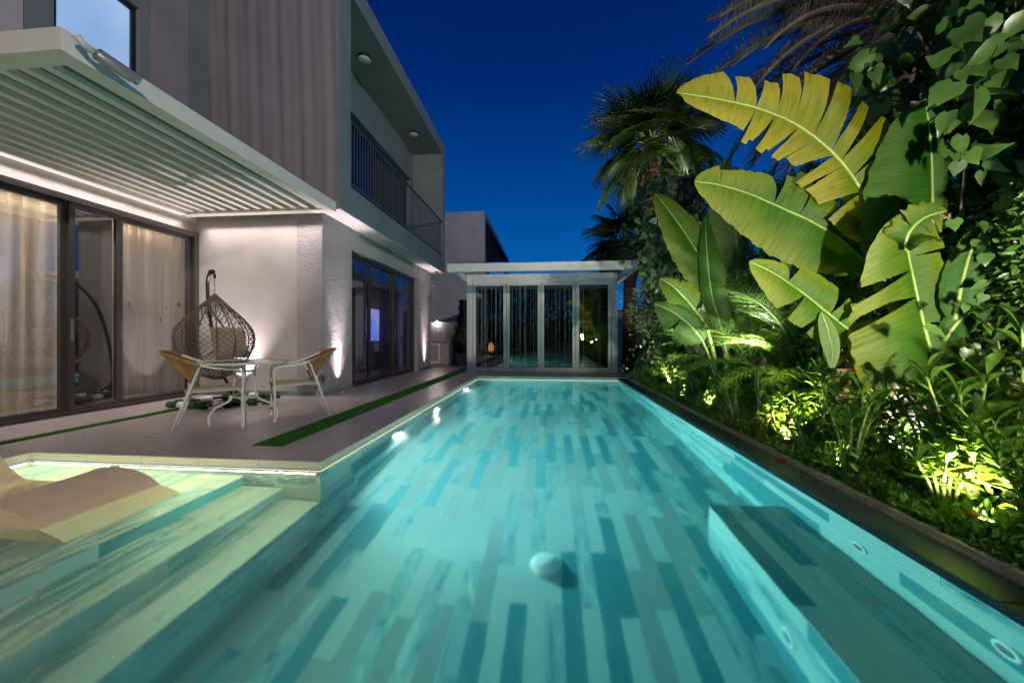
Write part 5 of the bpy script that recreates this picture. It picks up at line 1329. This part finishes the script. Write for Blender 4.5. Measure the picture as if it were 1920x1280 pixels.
sh = [(2.30, 1.55, .52, 8, .24, .15, 'leafy shrub at the right edge of the picture next to the kerb', 1, 12),
      (2.58, 1.85, .85, 8, .24, .16, 'taller paddle leaved shrub in front of the dark hedge', 2, 12),
      (2.42, 2.35, .78, 9, .22, .15, 'bushy shrub in front of the foot of the tall banana plant', 3, 12),
      (2.66, 2.75, .92, 8, .24, .16, 'shrub right behind the stem of the tall banana plant', 4, 12),
      (2.36, 2.95, .66, 8, .20, .14, 'glossy shrub glowing over the brightest garden light', 5, 12),
      (2.50, 3.42, .80, 8, .20, .14, 'shrub just right of the dry palm trunk by the lit wall', 6, 12),
      (2.40, 4.35, .72, 8, .22, .14, 'shrub left of the dry palm trunk', 7, 12),
      (2.55, 4.95, .80, 8, .24, .14, 'loose shrub in the middle of the bed below the areca palms', 8, 12),
      (2.36, 5.55, .62, 8, .22, .14, 'paddle leaved shrub halfway along the bed beside the kerb', 9, 12),
      (2.50, 6.25, .74, 8, .24, .15, 'dark leaved shrub just this side of the pink flowered one', 10, 12),
      (2.34, 7.05, .95, 12, .26, .15, 'brightly lit shrub with a pink flower on top near the far end of the bed', 11, 14),
      (2.62, 7.75, .85, 9, .26, .14, 'shrub behind the pink flowered one', 12, 12),
      (2.30, 8.4, .60, 8, .22, .13, 'small shrub near the deck at the far end of the bed', 13, 12),
      (2.62, 9.3, .70, 8, .26, .13, 'shrub at the foot of the far fan palm', 14, 12),
      (2.25, 5.0, .42, 6, .16, .12, 'low shrub leaning over the kerb in the middle of the bed', 15, 11),
      (2.28, 3.30, .40, 6, .14, .11, 'low shrub between the kerb and the lit white wall', 16, 11)]
sh += [(2.52, 1.35, .95, 9, .28, .16, 'tall shrub cut by the right edge of the picture', 21, 13),
       (2.34, 1.95, .55, 9, .20, .14, 'shrub leaning over the kerb left of the brightest garden light', 22, 13),
       (2.62, 2.28, 1.0, 9, .26, .15, 'high shrub between the tall banana stem and the dark hedge', 23, 13),
       (2.36, 3.85, .62, 9, .20, .13, 'shrub directly behind the yellow lit sedge', 24, 13),
       (2.64, 4.05, .88, 9, .24, .14, 'tall shrub against the wall left of the dry palm trunk', 25, 13),
       (2.40, 4.75, .60, 9, .22, .13, 'rounded shrub between the two tufts of sedge and the wall', 26, 13),
       (2.66, 5.60, .85, 9, .26, .14, 'tall shrub near the canes of the areca palms', 27, 13),
       (2.28, 6.15, .46, 9, .18, .12, 'low shrub overhanging the kerb before the pink flowered shrub', 28, 13),
       (2.46, 7.35, .80, 10, .24, .14, 'shrub pressed against the far side of the pink flowered one', 29, 13)]
words = ('first', 'second', 'third', 'fourth', 'fifth', 'sixth', 'seventh', 'eighth', 'ninth', 'tenth', 'eleventh', 'twelfth', 'thirteenth')
for k in range(13):
    yk = 1.30 + .52*k
    sh.append((2.13 + .05*((k*7) % 3), yk, .36 + .06*((k*5) % 4), 8, .16, .11, 'low shrub spilling over the kerb, %s from the right edge of the picture' % words[k], 40+k, 12))
for a in sh: shrub(a[0] - (.05 if a[0] > 2.3 else 0), a[1], a[2]*1.06, int(a[3]*1.45), *a[4:])

# spiky plant by the far palm
t = thing('spiky_plant', 'small spiky plant lit at the corner of the pavilion', 'plant', (2.45, 10.6, 0)); r = random.Random(3)
for k in range(26):
    az = k*2.4; el = r.uniform(.3, 1.3); L = r.uniform(.35, .6)
    d = Vector((math.cos(az)*math.cos(el), math.sin(az)*math.cos(el), math.sin(el))); p = Vector((2.45, 10.6, 0)); s_ = d.cross(Vector((0,0,1))).normalized()*.02
    obj('blade', MB().add([p-s_, p+s_, p+d*L*.5+s_*.9, p+d*L*.5-s_*.9, p+d*L-Vector((0,0,.06))], [(0,1,2,3), (3,2,4)]), M['areca'], t)

# sedge clumps and ground cover
def sedge(x, y, n, L, lab, seed):
    t = thing('sedge_clump', lab, 'grass', (x, y, -.03)); b = MB(); r = random.Random(seed)
    for k in range(n):
        az = r.uniform(0, 6.28); el = r.uniform(.5, 1.4); l = L*r.uniform(.6, 1.1); d = Vector((math.cos(az)*math.cos(el), math.sin(az)*math.cos(el), math.sin(el)))
        h_ = Vector((math.cos(az), math.sin(az), 0)); s_ = Vector((-math.sin(az), math.cos(az), 0))*.004; p = Vector((x+r.uniform(-.05,.05), y+r.uniform(-.05,.05), -.03))
        q1 = p + d*l*.5; q2 = p + d*l*.7 + h_*l*.2; q3 = q2 + h_*l*.2 - Vector((0,0,l*.25))
        b.add([p-s_, p+s_, q1+s_, q1-s_, q2+s_*.8, q2-s_*.8, q3], [(0,1,2,3), (3,2,4,5), (5,4,6)])
    o = obj('grass_blades', b, M['grass'], t); o['kind'] = 'stuff'; return t
sedge(2.16, 3.95, 240, .42, 'yellow lit tuft of sedge arching over the kerb', 1)
sedge(2.22, 4.55, 240, .45, 'second tuft of sedge farther along the kerb', 2)
sedge(2.3, 5.9, 160, .40, 'dim tuft of grass beneath the younger banana plant', 3)
def cover(y0, y1, n, lab, seed, h=.24):
    P_ = np.stack([2.015 + .36*rng.beta(1.1, 1.5, n), rng.uniform(y0, y1, n), rng.uniform(0, 1, n)], 1)
    P_[:, 2] = -.01 + h*P_[:, 2]*(1 + .5*np.sin(P_[:, 1]*5))*(.62 + (P_[:, 0]-2.02)*1.8)
    o = leafcloud('ground_cover', P_, rdir(n, .6), rdir(n, 1.2), rng.uniform(.03, .065, n), OV, OVF, M['cover'], None)
    o['label'] = lab; o['category'] = 'ground cover'; return o
cover(.6, 3.2, 9000, 'low small leaved ground cover spilling over the kerb in the foreground', 1, .19)
cover(3.2, 6.4, 8000, 'low ground cover along the middle of the bed', 2, .18)
cover(6.4, 9.6, 7000, 'low ground cover along the far part of the bed', 3, .20)
n = 9000; P_ = np.stack([rng.uniform(2.3, 2.95, n), rng.uniform(.6, 10, n), rng.uniform(0, .38, n)], 1)
o = leafcloud('undergrowth', P_, rdir(n, .6), rdir(n, 1), rng.uniform(.05, .09, n), OV, OVF, M['shrub'], None); o['label'] = 'mixed green undergrowth filling the back of the bed'; o['category'] = 'undergrowth'
# low leaf litter
n = 900; P_ = np.stack([rng.uniform(2.06, 2.9, n), rng.uniform(.6, 9.6, n), np.full(n, -.022)], 1)
o = leafcloud('fallen_leaves', P_, rdir(n, 0, .1), rdir(n, 3, .1), rng.uniform(.03, .07, n), OV, OVF, M['dead'], None); o['label'] = 'dry fallen leaves on the soil'; o['category'] = 'leaf litter'

def flower(loc, r0, mat, lab, petals=6, flat=.3, name='flower', group=None, cluster=1):
    t = thing(name, lab, 'flower', loc, group); r = random.Random(int(loc[0]*1000+loc[1]*100))
    for c in range(cluster):
        o_ = Vector(loc) + (Vector((r.uniform(-1,1), r.uniform(-1,1), r.uniform(-.4,.6)))*r0*1.1 if cluster > 1 else Vector((0,0,0)))
        b = MB()
        for k in range(petals):
            a = 6.283*k/petals + r.uniform(-.15,.15); c_, s_ = math.cos(a), math.sin(a); e_ = .45
            p = [(0,0,.0), (.5*c_-e_*.5*s_, .5*s_+e_*.5*c_, flat*.5), (1.0*c_-.2*s_, 1.0*s_+.2*c_, flat), (1.0*c_+.2*s_, 1.0*s_-.2*c_, flat), (.5*c_+e_*.5*s_, .5*s_-e_*.5*c_, flat*.5)]
            b.add([tuple(o_ + Vector(q)*r0) for q in p], [(0,4,3,2,1)])
        obj('petals', b, mat, t)
    return t
flower((2.30, 7.0, 1.0), .045, M['pink_flower'], 'pink flower cluster on top of the brightly lit shrub', cluster=4)
flower((1.90, 3.28, -.036), .035, M['red_flower'], 'fallen magenta bloom lying on the dark coping, the larger one', 7, .5, 'fallen_flower', cluster=2)
flower((1.93, 4.45, -.036), .022, M['red_flower'], 'fallen magenta bloom on the coping farther along', 6, .6, 'fallen_flower', cluster=2)
flower((1.93, 6.9, -.036), .025, M['red_flower'], 'small dark fallen bloom on the far coping by the lit shrub', 6, .6, 'fallen_flower', cluster=3)
flower((2.13, 2.10, .10), .024, M['red_flower'], 'dark red flower in the ground cover nearest the bright garden light', 7, .4)
flower((2.10, 1.78, .07), .022, M['red_flower'], 'dark red flower over the kerb near the right edge', 7, .4)
flower((2.12, 2.75, .09), .020, M['red_flower'], 'small dark red flower in the ground cover beneath the shrubs', 7, .4)
flower((2.12, 1.66, .10), .032, M['white_flower'], 'white flower head in the ground cover at the right edge', 9, .3, cluster=3)
flower((2.45, 3.10, .13), .045, M['pink_flower'], 'pinkish blooms at the foot of the lit white wall', 6, .5, cluster=4)
flower((2.35, 6.75, .38), .03, M['yellow_flower'], 'yellow leaf like bloom low in the brightly lit shrub', 5, .4)
for (x, y, l) in ((2.20, 6.92, 'spike light glowing under the pink flowered shrub'), (2.16, 3.62, 'spike light half hidden in the sedge'), (2.20, 2.10, 'brightest spike light in the ground cover at the right'), (2.10, 2.9, 'spike light behind the kerb beside the dry palm trunk'), (2.10, 4.4, 'spike light between the two tufts of sedge'), (2.14, 5.20, 'spike light added as fill halfway along the bed'), (2.14, 6.20, 'spike light added to brighten the tall climber'), (2.35, 11.4, 'spike light by the far palm beside the pavilion')):
    t = thing('garden_light', l, 'garden light', (x, y, -.03))
    obj('spike', MB().tube([(x, y, -.03), (x, y, .05)], .008, 6), M['black'], t)
    obj('head', MB().tube([(x, y, .04), (x, y, .085)], [.022, .03], 14), M['black'], t, True)
    obj('lens', MB().lathe([(.026, 0), (.001, .002)], x, y, 14, .0855), M['spot_warm'], t)

for (x, y, z, l) in ((1.90, .68, 1.12, 'upper added fill light outside the right edge'), (2.62, 8.68, 2.17, 'added fill light on a tall post below the tall fan palm'), (1.93, .80, .95, 'added fill light on a short post just outside the right edge'), (2.09, 3.94, .77, 'small added fill light on a thin post in the middle of the bed'), (2.08, 5.60, .92, 'small added fill light on a thin post aimed at the tall climber')):
    t = thing('fill_flood_light', l, 'garden light', (x, y, -.03))  # fixtures for the added fill floods
    obj('post', MB().tube([(x, y, -.04), (x, y, z-.04)], .012, 8), M['black'], t)
    obj('head', MB().box(x-.05, y-.045, z-.04, x+.05, y-.002, z+.035), M['black'], t)
    obj('lens', MB().box(x-.04, y-.0018, z-.03, x+.04, y+.002, z+.025), M['spot_warm'], t)
